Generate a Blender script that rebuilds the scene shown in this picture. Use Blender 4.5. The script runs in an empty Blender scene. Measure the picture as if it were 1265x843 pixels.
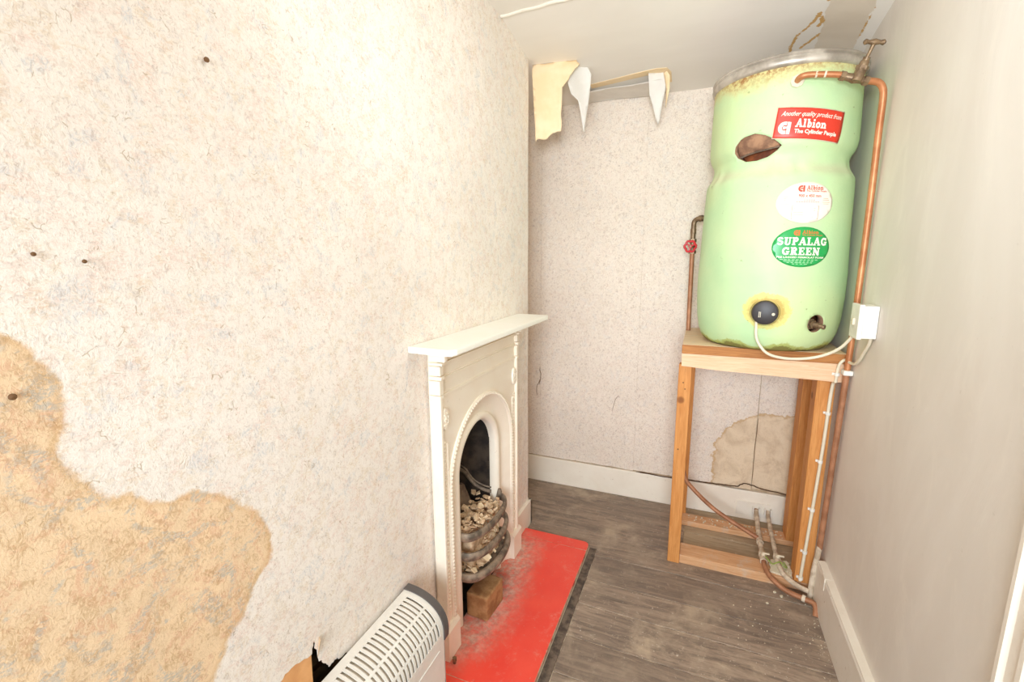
import bpy, bmesh, math, random
import numpy as np
from mathutils import Vector, Matrix, noise
from mathutils.geometry import delaunay_2d_cdt

random.seed(7)
sc = bpy.context.scene
COL = sc.collection
PI = math.pi

# ---------------------------------------------------------------- camera
EYE = Vector((0, 0, 1.5))
pitch, yaw, roll = math.radians(10.2), math.radians(22.4), math.radians(-0.3)
F_ = Vector((-math.sin(yaw)*math.cos(pitch), math.cos(yaw)*math.cos(pitch), -math.sin(pitch)))
R_ = Vector((math.cos(yaw), math.sin(yaw), 0))
U_ = R_.cross(F_)
R2 = R_*math.cos(roll) + U_*math.sin(roll)
U2 = -R_*math.sin(roll) + U_*math.cos(roll)
cam_d = bpy.data.cameras.new('camera')
cam_d.sensor_width = 36
cam_d.lens = 562.2/1265*36
cam_d.clip_start = 0.02
cam = bpy.data.objects.new('camera', cam_d)
COL.objects.link(cam)
M = Matrix.Identity(4)
for i in range(3):
    M[i][0], M[i][1], M[i][2], M[i][3] = R2[i], U2[i], -F_[i], EYE[i]
cam.matrix_world = M
sc.camera = cam

# ---------------------------------------------------------------- world, lights, exposure
w = bpy.data.worlds.new('world'); sc.world = w; w.use_nodes = True
w.node_tree.nodes['Background'].inputs[0].default_value = (0.85, 0.93, 1.0, 1)
w.node_tree.nodes['Background'].inputs[1].default_value = 1.5

def area(name, loc, target, sx, sy, power, col):
    d = bpy.data.lights.new(name, 'AREA'); d.shape = 'RECTANGLE'
    d.size, d.size_y, d.energy, d.color = sx, sy, power, col
    o = bpy.data.objects.new(name, d); COL.objects.link(o)
    o.location = loc
    o.rotation_euler = (Vector(target)-Vector(loc)).to_track_quat('-Z', 'Y').to_euler()
    return o
# added lamp standing in for unseen rear window light, beam kept narrow
wd = area('rear_window_fill', (0.0, -1.22, 1.40), (-0.03, 2.2, 0.85), 1.0, 1.15, 22, (0.83, 0.925, 1.0))
wd.data.spread = math.radians(85)
# unseen ceiling panel added to even out the light, like a bounced flash
area('ceiling_fill', (0.0, 1.0, 2.46), (0.0, 1.3, 0.0), 0.8, 1.0, 8.0, (0.83, 0.925, 1.0))
fu = area('ceiling_uplight', (0.02, -0.10, 1.80), (0.0, 1.75, 2.49), 0.25, 0.25, 8.0, (0.84, 0.93, 1.0))  # unseen upward lamp, added to brighten the ceiling
fu.data.spread = math.radians(95)
sc.view_settings.view_transform = 'Standard'
sc.view_settings.look = 'None'
sc.view_settings.exposure = 0.0
sc.view_settings.gamma = 1
sc.view_settings.use_curve_mapping = False
sc.cycles.max_bounces = 10
sc.cycles.diffuse_bounces = 7

# ---------------------------------------------------------------- material helpers
def srgb(r, g, b):
    f = lambda c: (c/255/12.92) if c/255 <= 0.04045 else ((c/255+0.055)/1.055)**2.4
    return (f(r), f(g), f(b), 1)

class NT:
    def __init__(s, name):
        s.m = bpy.data.materials.new(name); s.m.use_nodes = True
        s.t = s.m.node_tree; s.b = s.t.nodes['Principled BSDF']
        s.co = s.n('ShaderNodeTexCoord').outputs['Object']
    def n(s, typ, **kw):
        nd = s.t.nodes.new(typ)
        for k, v in kw.items(): setattr(nd, k, v)
        return nd
    def l(s, a, b): s.t.links.new(a, b)
    def setin(s, sock, v):
        if isinstance(v, bpy.types.NodeSocket): s.l(v, sock)
        else: sock.default_value = v
    def noise(s, scale, detail=4, rough=0.55, dist=0, vec=None, stretch=None):
        v = vec or s.co
        if stretch:
            mp = s.n('ShaderNodeMapping'); mp.inputs['Scale'].default_value = stretch
            s.l(v, mp.inputs[0]); v = mp.outputs[0]
        nd = s.n('ShaderNodeTexNoise'); s.l(v, nd.inputs['Vector'])
        nd.inputs['Scale'].default_value = scale; nd.inputs['Detail'].default_value = detail
        nd.inputs['Roughness'].default_value = rough; nd.inputs['Distortion'].default_value = dist
        return nd.outputs['Fac']
    def ramp(s, v, a, b, lo=0.0, hi=1.0):
        nd = s.n('ShaderNodeMapRange'); nd.interpolation_type = 'SMOOTHSTEP'
        s.l(v, nd.inputs[0])
        nd.inputs[1].default_value, nd.inputs[2].default_value = a, b
        nd.inputs[3].default_value, nd.inputs[4].default_value = lo, hi
        return nd.outputs[0]
    def math(s, op, a, b=0.0):
        nd = s.n('ShaderNodeMath', operation=op)
        s.setin(nd.inputs[0], a); s.setin(nd.inputs[1], b)
        return nd.outputs[0]
    def mix(s, f, a, b, mode='MIX'):
        nd = s.n('ShaderNodeMix', data_type='RGBA', blend_type=mode)
        s.setin(nd.inputs['Factor'], f); s.setin(nd.inputs['A'], a); s.setin(nd.inputs['B'], b)
        return nd.outputs['Result']
    def attr(s, name):
        return s.n('ShaderNodeAttribute', attribute_name=name).outputs['Fac']
    def bump(s, h, strength=0.3, dist=0.002):
        nd = s.n('ShaderNodeBump'); nd.inputs['Strength'].default_value = strength
        nd.inputs['Distance'].default_value = dist
        s.l(h, nd.inputs['Height']); s.l(nd.outputs[0], s.b.inputs['Normal'])
    def out(s, col, rough=0.6, metal=0.0, spec=0.5):
        s.setin(s.b.inputs['Base Color'], col); s.setin(s.b.inputs['Roughness'], rough)
        s.setin(s.b.inputs['Metallic'], metal); s.b.inputs['Specular IOR Level'].default_value = spec
        return s.m

def speckled(name, c1, c2, scale=30, rough=0.55, metal=0.0, bump=0.15, spec=0.4, detail=5, lo=0.35, hi=0.65):
    t = NT(name)
    n = t.noise(scale, detail, 0.6)
    t.bump(t.noise(scale*4, 3), bump, 0.001)
    return t.out(t.mix(t.ramp(n, lo, hi), srgb(*c1), srgb(*c2)), rough, metal, spec)

def wallpaper(name, base, damp_col, back=False):
    t = NT(name)
    def shifted(k):
        mp = t.n('ShaderNodeMapping'); mp.inputs['Location'].default_value = (k*3.3, k*7.1, k*1.9); t.l(t.co, mp.inputs[0]); return mp.outputs[0]
    fine = t.noise(230 if back else 170, 3, 0.6, 1.2, vec=shifted(1), stretch=(1, 0.55, 1.0))
    fine2 = t.noise(150 if back else 120, 3, 0.65, 2.0, vec=shifted(2), stretch=(1, 1.0, 0.6))
    cl1 = t.noise(22, 3, 0.6, 0.8, vec=shifted(3)); cl2 = t.noise(19, 3, 0.6, 0.8, vec=shifted(4)); cl3 = t.noise(26, 3, 0.6, 0.5, vec=shifted(5))
    col = t.mix(t.ramp(t.noise(2.5, 3), 0.35, 0.65), srgb(*base), srgb(*[max(0, x-6) for x in base]))
    pinkm = t.math('MULTIPLY', t.ramp(cl1, 0.48, 0.62), t.ramp(fine, 0.42, 0.62, 0.15, 1))
    bluem = t.math('MULTIPLY', t.ramp(cl2, 0.54, 0.66), t.ramp(fine2, 0.42, 0.60, 0.15, 1))
    tanm = t.math('MULTIPLY', t.ramp(cl3, 0.50, 0.64), t.ramp(fine, 0.40, 0.60, 0.1, 1))
    k = 0.55 if back else 1.0
    col = t.mix(t.math('MULTIPLY', pinkm, 0.55*k), col, srgb(232, 204, 190))
    col = t.mix(t.math('MULTIPLY', bluem, 0.55*k), col, srgb(208, 212, 216))
    col = t.mix(t.math('MULTIPLY', tanm, 0.45*k), col, srgb(226, 206, 176))
    mid = t.noise(75 if back else 62, 3, 0.7, 1.5, vec=shifted(6), stretch=(1, 1.0, 0.7))
    mid2 = t.noise(95 if back else 85, 3, 0.75, 1.0, vec=shifted(7))
    col = t.mix(t.ramp(mid, 0.54, 0.64, 0, 0.50 if back else 0.30), col, srgb(196, 176, 160) if back else srgb(214, 198, 184))
    col = t.mix(t.ramp(mid2, 0.57, 0.66, 0, 0.55 if back else 0.34), col, srgb(182, 164, 152) if back else srgb(200, 190, 184))
    col = t.mix(t.ramp(mid2, 0.42, 0.34, 0, 0.35), col, srgb(255, 250, 240))
    strokes = t.ramp(fine2, 0.57, 0.66)
    col = t.mix(t.math('MULTIPLY', strokes, 0.55 if back else 0.38), col, srgb(188, 168, 152))
    dots = t.ramp(fine, 0.66, 0.72)
    col = t.mix(t.math('MULTIPLY', dots, 0.5 if back else 0.3), col, srgb(160, 140, 126))
    # sparse twig-like creases
    vec = t.n('ShaderNodeVectorMath', operation='ADD')
    nz = t.n('ShaderNodeTexNoise'); nz.inputs['Scale'].default_value = 30; t.l(t.co, nz.inputs['Vector'])
    sc_ = t.n('ShaderNodeVectorMath', operation='SCALE'); sc_.inputs['Scale'].default_value = 0.03
    t.l(nz.outputs['Color'], sc_.inputs[0]); t.l(t.co, vec.inputs[0]); t.l(sc_.outputs[0], vec.inputs[1])
    vo = t.n('ShaderNodeTexVoronoi', feature='DISTANCE_TO_EDGE'); vo.inputs['Scale'].default_value = 44
    t.l(vec.outputs[0], vo.inputs['Vector'])
    twig = t.math('MULTIPLY', t.ramp(vo.outputs['Distance'], 0.008, 0.03, 1, 0), t.ramp(t.noise(34, 3, 0.6), 0.60, 0.66))
    col = t.mix(t.math('MULTIPLY', twig, 0.0 if back else 0.6), col, srgb(176, 150, 112))
    # damp patch, a true stain with a shape of its own
    sd = t.attr('damp')
    amp = 0.10 if back else 0.055
    edge = t.math('ADD', sd, t.math('MULTIPLY', t.math('SUBTRACT', t.noise(16, 6, 0.65), 0.5), amp))
    fac = t.ramp(edge, -0.006, 0.008)
    blot = t.ramp(t.noise(9, 6, 0.65, 0.6), 0.42, 0.68)
    if back:
        dcol = t.mix(t.math('MULTIPLY', blot, 0.75), srgb(*damp_col), srgb(190, 156, 112))
        stained = t.mix(0.7, col, dcol)
    else:
        dcol = t.mix(t.ramp(t.noise(11, 5, 0.6), 0.3, 0.7), srgb(*damp_col), srgb(*[min(255, int(x*1.06)) for x in damp_col]))
        stained = t.mix(0.80, col, dcol)
        stained = t.mix(t.math('MULTIPLY', t.ramp(cl1, 0.47, 0.60), t.ramp(fine2, 0.40, 0.56, 0.0, 0.55)), stained, srgb(222, 172, 140))
        stained = t.mix(t.math('MULTIPLY', t.ramp(cl2, 0.50, 0.62), t.ramp(fine, 0.40, 0.56, 0.0, 0.7)), stained, srgb(190, 186, 178))
        stained = t.mix(t.math('MULTIPLY', t.ramp(cl3, 0.48, 0.60), t.ramp(fine2, 0.42, 0.58, 0.0, 0.45)), stained, srgb(196, 160, 118))
        stained = t.mix(t.ramp(mid2, 0.55, 0.64, 0, 0.35), stained, srgb(184, 146, 106))
    col = t.mix(fac, col, stained)
    ring = t.math('MULTIPLY', t.ramp(edge, -0.004, 0.004), t.ramp(edge, 0.004, 0.018, 1, 0))
    col = t.mix(t.math('MULTIPLY', ring, 0.65 if back else 0.3), col, srgb(196, 156, 104) if back else srgb(204, 158, 98))
    h = t.math('ADD', t.math('ADD', fine, fine2), t.math('ADD', t.noise(60, 2), t.math('MULTIPLY', twig, -0.5)))
    t.bump(h, 0.5, 0.0016)
    return t.out(col, 0.75, 0, 0.25)

def plain(name, c, rough=0.5, metal=0.0, spec=0.5):
    t = NT(name)
    n = t.noise(40, 3)
    return t.out(t.mix(n, srgb(*c), srgb(*[max(0, int(x*0.93)) for x in c])), rough, metal, spec)

def wood(name, c1, c2, c3, axis=2, knots=True, dust=0.0):
    t = NT(name)
    st = [14, 14, 14]; st[axis] = 0.9
    oi = t.n('ShaderNodeObjectInfo')
    vec = t.n('ShaderNodeVectorMath', operation='ADD')
    sc_ = t.n('ShaderNodeVectorMath', operation='SCALE'); sc_.inputs['Scale'].default_value = 9.0
    cmb = t.n('ShaderNodeCombineXYZ')
    for k in range(3): t.l(oi.outputs['Random'], cmb.inputs[k])
    t.l(cmb.outputs[0], sc_.inputs[0]); t.l(t.co, vec.inputs[0]); t.l(sc_.outputs[0], vec.inputs[1])
    g = t.noise(5, 6, 0.65, 1.2, vec=vec.outputs[0], stretch=tuple(st))
    g2 = t.noise(14, 4, 0.6, 0.5, vec=vec.outputs[0], stretch=tuple(st))
    col = t.mix(t.ramp(g, 0.35, 0.65), srgb(*c1), srgb(*c2))
    col = t.mix(t.ramp(g2, 0.55, 0.7, 0, 0.6), col, srgb(*c3))
    if knots:
        v = t.n('ShaderNodeTexVoronoi'); v.inputs['Scale'].default_value = 5
        t.l(vec.outputs[0], v.inputs['Vector'])
        col = t.mix(t.ramp(v.outputs['Distance'], 0.05, 0.11, 0.75, 0), col, srgb(120, 66, 30))
    if dust:
        d = t.noise(18, 6, 0.7, 0.5)
        col = t.mix(t.ramp(d, 0.5, 0.72, 0, dust), col, srgb(205, 190, 170))
    t.bump(g2, 0.2, 0.001)
    return t.out(col, 0.6, 0, 0.3)

# ---------------------------------------------------------------- mesh helpers
ORIG = {}
def tag(o, label=None, cat=None, group=None, kind=None):
    if label: o['label'] = label
    if cat: o['category'] = cat
    if group: o['group'] = group
    if kind: o['kind'] = kind
    return o
def thing(name, loc, label, cat, group=None):
    o = bpy.data.objects.new(name, None); COL.objects.link(o)
    o.location = loc; o.empty_display_size = 0.05
    ORIG[o.name] = Vector(loc)
    return tag(o, label, cat, group)
def link_mesh(name, me, mat, parent=None, base=None, smooth=False):
    org = ORIG[parent.name] if parent is not None else (Vector(base) if base else Vector((0, 0, 0)))
    me.transform(Matrix.Translation(-org))
    o = bpy.data.objects.new(name, me); COL.objects.link(o)
    if parent is not None: o.parent = parent
    else: o.location = org
    ORIG[o.name] = org
    for m in (mat if isinstance(mat, (list, tuple)) else [mat]): me.materials.append(m)
    if smooth:
        me.polygons.foreach_set('use_smooth', [True]*len(me.polygons))
    return o

class MB:
    def __init__(s): s.bm = bmesh.new()
    def box(s, x0, x1, y0, y1, z0, z1, bev=0.0, mat=None, seg=2):
        g = bmesh.ops.create_cube(s.bm, size=1)
        vs = g['verts']
        for v in vs:
            v.co = Vector(((x0+x1)/2+v.co.x*(x1-x0), (y0+y1)/2+v.co.y*(y1-y0), (z0+z1)/2+v.co.z*(z1-z0)))
        es = list({e for v in vs for e in v.link_edges})
        allv = set(vs)
        if bev:
            r = bmesh.ops.bevel(s.bm, geom=es, offset=bev, segments=seg, affect='EDGES', profile=0.5)
            allv = {v for v in vs if v.is_valid} | set(r['verts'])
        if mat is not None: bmesh.ops.transform(s.bm, matrix=mat, verts=list(allv))
        return s
    def tube(s, pts, r, n=10, caps=True):
        pts = [Vector(p) for p in pts]
        rs = r if isinstance(r, (list, tuple)) else [r]*len(pts)
        tang = []
        for i in range(len(pts)):
            a = pts[max(0, i-1)]; b = pts[min(len(pts)-1, i+1)]
            tang.append((b-a).normalized())
        up = Vector((0, 0, 1)) if abs(tang[0].z) < 0.9 else Vector((1, 0, 0))
        nrm = (up - tang[0]*up.dot(tang[0])).normalized()
        rings = []
        for i, p in enumerate(pts):
            nrm = (nrm - tang[i]*nrm.dot(tang[i])).normalized()
            bi = tang[i].cross(nrm)
            rings.append([s.bm.verts.new(p + (nrm*math.cos(2*PI*k/n) + bi*math.sin(2*PI*k/n))*rs[i]) for k in range(n)])
        for a, b in zip(rings, rings[1:]):
            for k in range(n): s.bm.faces.new((a[k], a[(k+1) % n], b[(k+1) % n], b[k]))
        if caps:
            s.bm.faces.new(rings[0][::-1]); s.bm.faces.new(rings[-1])
        return s
    def lathe(s, prof, mat=None, n=32, arc=None):
        """prof: (r,z) pairs round local Z"""
        mat = mat or Matrix.Identity(4)
        rings = []
        for r, z in prof:
            if r < 1e-6: rings.append([s.bm.verts.new(mat @ Vector((0, 0, z)))])
            else: rings.append([s.bm.verts.new(mat @ Vector((r*math.cos(2*PI*k/n), r*math.sin(2*PI*k/n), z))) for k in range(n)])
        for a, b in zip(rings, rings[1:]):
            for k in range(n):
                k2 = (k+1) % n
                vs = [a[k % len(a)], a[k2 % len(a)], b[k2 % len(b)], b[k % len(b)]]
                u = []
                for v in vs:
                    if v not in u: u.append(v)
                if len(u) > 2: s.bm.faces.new(u)
        return s
    def prism(s, pts2, f0, f1):
        """polygon pts2 mapped by f0 / f1 to two 3-D loops"""
        a = [s.bm.verts.new(f0(*p)) for p in pts2]; b = [s.bm.verts.new(f1(*p)) for p in pts2]
        s.bm.faces.new(a); s.bm.faces.new(b[::-1])
        n = len(a)
        for k in range(n): s.bm.faces.new((a[k], b[k], b[(k+1) % n], a[(k+1) % n]))
        return s
    def sweep(s, path, prof, closed_prof=True):
        """path: list of (origin, axisA, axisB); prof: 2-D points"""
        rings = [[s.bm.verts.new(Vector(o)+Vector(A)*p[0]+Vector(B)*p[1]) for p in prof] for o, A, B in path]
        n = len(prof)
        for a, b in zip(rings, rings[1:]):
            for k in range(n if closed_prof else n-1):
                s.bm.faces.new((a[k], a[(k+1) % n], b[(k+1) % n], b[k]))
        if closed_prof:
            s.bm.faces.new(rings[0][::-1]); s.bm.faces.new(rings[-1])
        return s
    def ball(s, c, r, sub=1, sq=(1, 1, 1)):
        g = bmesh.ops.create_icosphere(s.bm, subdivisions=sub, radius=r)
        for v in g['verts']: v.co = Vector((v.co.x*sq[0], v.co.y*sq[1], v.co.z*sq[2])) + Vector(c)
        return s
    def build(s, name, mat, parent=None, base=None, smooth=False, auto=None):
        bmesh.ops.recalc_face_normals(s.bm, faces=s.bm.faces)
        me = bpy.data.meshes.new(name); s.bm.to_mesh(me); s.bm.free()
        o = link_mesh(name, me, mat, parent, base, smooth)
        if smooth and auto is not False:
            sharp_by_angle(me, auto or 40)
        return o

def sharp_by_angle(me, deg):
    bm = bmesh.new(); bm.from_mesh(me)
    for e in bm.edges:
        if len(e.link_faces) == 2 and e.calc_face_angle(0) > math.radians(deg): e.smooth = False
    bm.to_mesh(me); bm.free()

def spline(pts, k=6):
    P = [Vector(p) for p in pts]; out = []
    for i in range(len(P)-1):
        p0 = P[max(0, i-1)]; p1 = P[i]; p2 = P[i+1]; p3 = P[min(len(P)-1, i+2)]
        for j in range(k):
            t = j/k
            out.append(0.5*((2*p1)+(p2-p0)*t+(2*p0-5*p1+4*p2-p3)*t*t+(3*p1-p0-3*p2+p3)*t**3))
    out.append(P[-1]); return out

def sdf(poly, X, Y):
    """signed distance, positive inside"""
    P = np.array(poly, float); n = len(P)
    d = np.full(X.shape, 1e9); inside = np.zeros(X.shape, bool)
    for i in range(n):
        a = P[i]; b = P[(i+1) % n]; ab = b-a
        t = np.clip(((X-a[0])*ab[0]+(Y-a[1])*ab[1])/max(1e-12, ab@ab), 0, 1)
        d = np.minimum(d, np.hypot(X-a[0]-t*ab[0], Y-a[1]-t*ab[1]))
        c = ((a[1] > Y) != (b[1] > Y)) & (X < (b[0]-a[0])*(Y-a[1])/((b[1]-a[1]) or 1e-12)+a[0])
        inside ^= c
    return np.where(inside, d, -d)

def cdt_sheet(outline, holes, step, fmap, attrs=None, jitter=0.0):
    """2-D region with holes, gridded at `step`, mapped to 3-D by fmap(u, v)"""
    P = np.array(outline, float)
    x0, y0 = P.min(0); x1, y1 = P.max(0)
    pts = [Vector(p) for p in outline]; faces_in = []; edges = []
    n = len(pts); edges += [(i, (i+1) % n) for i in range(n)]
    for h in holes:
        s = len(pts); pts += [Vector(p) for p in h]
        edges += [(s+i, s+(i+1) % len(h)) for i in range(len(h))]
    # subdivide long constraint edges
    pp, ee = list(pts), []
    for a, b in edges:
        L = (pts[b]-pts[a]).length; k = max(1, int(L/step)); prev = a
        for j in range(1, k):
            pp.append(pts[a].lerp(pts[b], j/k)); ee.append((prev, len(pp)-1)); prev = len(pp)-1
        ee.append((prev, b))
    gx = np.arange(x0+step*0.5, x1, step); gy = np.arange(y0+step*0.5, y1, step)
    X, Y = np.meshgrid(gx, gy); X = X.ravel(); Y = Y.ravel()
    keep = sdf(outline, X, Y) > step*0.35
    for h in holes: keep &= sdf(h, X, Y) < -step*0.35
    pp += [Vector((float(a), float(b))) for a, b in zip(X[keep], Y[keep])]
    V, E, Fc, *_ = delaunay_2d_cdt(pp, ee, [], 0, 1e-7)
    V2 = np.array([(v.x, v.y) for v in V])
    Fa = [list(f) for f in Fc]
    cen = np.array([V2[f].mean(0) for f in Fa])
    ok = sdf(outline, cen[:, 0], cen[:, 1]) > 0
    for h in holes: ok &= sdf(h, cen[:, 0], cen[:, 1]) < 0
    Fa = [f for f, k in zip(Fa, ok) if k]
    used = sorted({i for f in Fa for i in f}); mp = {u: i for i, u in enumerate(used)}
    V2 = V2[used]; Fa = [[mp[i] for i in f] for f in Fa]
    me = bpy.data.meshes.new('sheet')
    me.from_pydata([fmap(float(a), float(b)) for a, b in V2], [], Fa)
    for name, fn in (attrs or {}).items():
        at = me.attributes.new(name, 'FLOAT', 'POINT')
        at.data.foreach_set('value', np.asarray(fn(V2[:, 0], V2[:, 1]), dtype=np.float32))
    me.update()
    return me

def solid(o, th, offset=-1):
    m = o.modifiers.new('solidify', 'SOLIDIFY'); m.thickness = th; m.offset = offset
    return o

def rag(pts, k, amp, seed=0):
    """ragged polyline between pts"""
    out = []; n = len(pts)
    rnd = random.Random(seed)
    for i in range(n-1):
        a = Vector(pts[i]); b = Vector(pts[i+1]); d = (b-a); nn = Vector((-d.y, d.x)).normalized()
        for j in range(k):
            p = a.lerp(b, j/k)
            if j: p = p + nn*rnd.uniform(-amp, amp)
            out.append((p.x, p.y))
    out.append(tuple(pts[-1])); return out

# ---------------------------------------------------------------- materials
XL, XR, YB = -0.835, 0.578, 2.78
m_paperL = wallpaper('wallpaper_left', (250, 241, 231), (232, 198, 152))
m_paperB = wallpaper('wallpaper_back', (240, 227, 212), (232, 208, 172), True)
m_plaster = speckled('orange_plaster', (236, 178, 120), (222, 160, 104), 14, 0.8)
m_dark = speckled('dark_gap', (78, 60, 38), (40, 30, 20), 20, 0.9)

t = NT('painted_plaster_right')
n1 = t.noise(3.5, 5, 0.6, 0.8, stretch=(1, 1, 0.35)); n2 = t.noise(9, 6, 0.7, 1.5, stretch=(1, 0.6, 0.25))
c = t.mix(t.ramp(n1, 0.3, 0.7), srgb(232, 226, 217), srgb(224, 217, 207))
c = t.mix(t.ramp(n2, 0.5, 0.75, 0, 0.6), c, srgb(238, 232, 221))
c = t.mix(t.ramp(t.noise(45, 4, 0.6), 0.68, 0.74, 0, 0.3), c, srgb(196, 187, 172))
t.bump(t.math('ADD', n2, t.math('MULTIPLY', n1, 2.0)), 0.22, 0.004)
m_wallR = t.out(c, 0.55, 0, 0.4)

t = NT('ceiling_lining_paper')
n1 = t.noise(2.5, 4, 0.5, 0.5, stretch=(0.4, 1, 1)); n2 = t.noise(6, 4, 0.55, 0.8, stretch=(0.4, 1.0, 1))
c = t.mix(t.ramp(n1, 0.3, 0.7), srgb(243, 237, 228), srgb(236, 229, 219))
strip = t.ramp(t.math('ADD', t.attr('strip'), t.math('MULTIPLY', t.math('SUBTRACT', t.noise(20, 5, 0.6), 0.5), 0.03)), -0.002, 0.003)
c = t.mix(t.math('MULTIPLY', strip, 0.85), c, t.mix(t.ramp(n2, 0.3, 0.7), srgb(228, 214, 194), srgb(216, 200, 178)))
tear = t.ramp(t.math('ADD', t.attr('tear'), t.math('MULTIPLY', t.math('SUBTRACT', t.noise(45, 5, 0.7), 0.5), 0.02)), -0.001, 0.0015)
c = t.mix(tear, c, srgb(206, 164, 104))
t.bump(n2, 0.22, 0.004)
m_ceil = t.out(c, 0.7, 0, 0.25)

def skirt_mat(name, a, b, s):
    t = NT(name)
    n1 = t.noise(6, 5, 0.6, 0.5)
    c = t.mix(t.ramp(n1, 0.3, 0.7), srgb(*a), srgb(*b))
    c = t.mix(t.ramp(t.noise(55, 4, 0.7), 0.66, 0.70, 0, s), c, srgb(168, 140, 110))
    t.bump(t.noise(40, 3), 0.15, 0.001)
    return t.out(c, 0.45, 0, 0.45)
m_skirt = skirt_mat('cream_skirting_paint', (246, 237, 221), (240, 229, 212), 0.5)
m_skirtR = skirt_mat('grey_cream_skirting_paint', (242, 236, 226), (234, 226, 213), 0.6)
m_gloss = skirt_mat('white_gloss_paint', (240, 232, 218), (232, 222, 206), 0.2)

# floorboards: dark worn stain
t = NT('dark_worn_floorboard')
oi = t.n('ShaderNodeObjectInfo'); cmb = t.n('ShaderNodeCombineXYZ')
t.l(t.math('MULTIPLY', oi.outputs['Random'], 11.0), cmb.inputs[0]); t.l(t.math('MULTIPLY', oi.outputs['Random'], 5.0), cmb.inputs[1])
va = t.n('ShaderNodeVectorMath', operation='ADD'); t.l(t.co, va.inputs[0]); t.l(cmb.outputs[0], va.inputs[1])
g = t.noise(6, 7, 0.72, 0.9, vec=va.outputs[0], stretch=(0.5, 4.0, 1)); g2 = t.noise(30, 5, 0.7, 0.8, vec=va.outputs[0], stretch=(0.35, 3.5, 1))
wear = t.noise(4.2, 7, 0.68, 0.4)
c = t.mix(t.ramp(g, 0.35, 0.68), srgb(124, 109, 97), srgb(176, 155, 136))
c = t.mix(t.ramp(g2, 0.5, 0.72, 0, 0.65), c, srgb(86, 74, 66))
c = t.mix(t.ramp(wear, 0.48, 0.70, 0, 0.8), c, srgb(198, 178, 154))
c = t.mix(t.ramp(t.noise(26, 7, 0.8, 0.3), 0.54, 0.70, 0, 0.6), c, srgb(206, 190, 170))
c = t.mix(t.ramp(t.noise(80, 3, 0.6), 0.67, 0.71, 0, 0.7), c, srgb(232, 220, 204))
tone = t.ramp(oi.outputs['Random'], 0.0, 1.0, 0.0, 0.5)
c = t.mix(tone, c, t.mix(g, srgb(96, 82, 74), srgb(142, 124, 108)))
t.bump(t.math('ADD', g2, g), 0.35, 0.0015)
m_board = t.out(c, t.ramp(g, 0.3, 0.7, 0.42, 0.62), 0, 0.4)
# unstained boards inside the stand
t = NT('bare_grey_floorboard')
g = t.noise(7, 6, 0.65, 0.8, stretch=(0.6, 5, 1))
c = t.mix(t.ramp(g, 0.3, 0.7), srgb(186, 166, 138), srgb(158, 138, 112))
c = t.mix(t.ramp(t.noise(30, 5, 0.7), 0.6, 0.7, 0, 0.6), c, srgb(216, 202, 182))
t.bump(g, 0.3, 0.0015)
m_bare = t.out(c, 0.7)

# red hearth with a dusty strip against the fireplace (real dirt)
t = NT('red_hearth_paint')
sd = t.attr('dust')
c = t.mix(t.ramp(t.noise(6, 4), 0.3, 0.7), srgb(250, 84, 66), srgb(244, 72, 58))
spots = t.ramp(t.noise(60, 4, 0.7), 0.62, 0.70, 0, 0.6)
c = t.mix(spots, c, srgb(232, 130, 112))
c = t.mix(t.ramp(t.noise(11, 7, 0.8, 0.6), 0.54, 0.70, 0, 0.45), c, srgb(244, 150, 132))
e = t.math('ADD', sd, t.math('MULTIPLY', t.math('SUBTRACT', t.noise(12, 6, 0.7, 0.3), 0.5), 0.13))
dcol = t.mix(t.ramp(t.noise(28, 5, 0.7), 0.35, 0.65), srgb(214, 180, 160), srgb(184, 134, 118))
c = t.mix(t.math('MULTIPLY', t.ramp(e, -0.10, 0.05, 0, 0.95), t.ramp(t.noise(40, 6, 0.75), 0.30, 0.62, 0.35, 1)), c, dcol)
t.bump(t.noise(50, 4, 0.7), 0.25, 0.001)
m_hearth = t.out(c, t.ramp(e, -0.03, 0.03, 0.32, 0.8), 0, 0.45)
m_hearth_edge = speckled('worn_hearth_edge', (206, 188, 160), (196, 92, 72), 26, 0.7)

m_cream = skirt_mat('cream_cast_iron_paint', (251, 241, 224), (247, 234, 215), 0.25)
m_shelf = skirt_mat('white_shelf_gloss', (255, 254, 246), (252, 250, 240), 0.1)
m_soot = speckled('sooty_iron', (74, 62, 52), (38, 32, 28), 16, 0.65, 0.2)
m_iron = speckled('dusty_iron_bars', (164, 144, 124), (100, 88, 76), 22, 0.55, 0.25)
m_rubble = speckled('plaster_rubble', (236, 208, 172), (196, 160, 124), 34, 0.85)
m_rubble2 = speckled('pale_plaster_chunk', (238, 214, 178), (220, 190, 150), 14, 0.85)
m_brick = speckled('buff_firebrick', (182, 138, 92), (144, 100, 62), 18, 0.85)
m_cheek = speckled('sooty_firebrick', (128, 108, 90), (84, 68, 56), 18, 0.85)

m_pine_v = wood('orange_pine_upright', (216, 152, 88), (200, 132, 70), (180, 112, 58), 2)
m_pine_x = wood('pale_pine_rail', (238, 200, 164), (228, 184, 146), (206, 156, 114), 0)
m_pine_x2 = wood('orange_pine_board_edge', (186, 126, 70), (160, 102, 54), (132, 84, 44), 0)
m_pine_y = wood('pine_side_rail', (214, 160, 106), (198, 140, 86), (180, 118, 68), 1)
m_pine_top = wood('dusty_pine_board', (238, 212, 182), (226, 194, 158), (212, 174, 134), 0, dust=0.5)
m_pine_low = wood('dusty_pine_plate', (222, 176, 134), (206, 154, 110), (190, 132, 88), 0, dust=0.6)

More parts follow.
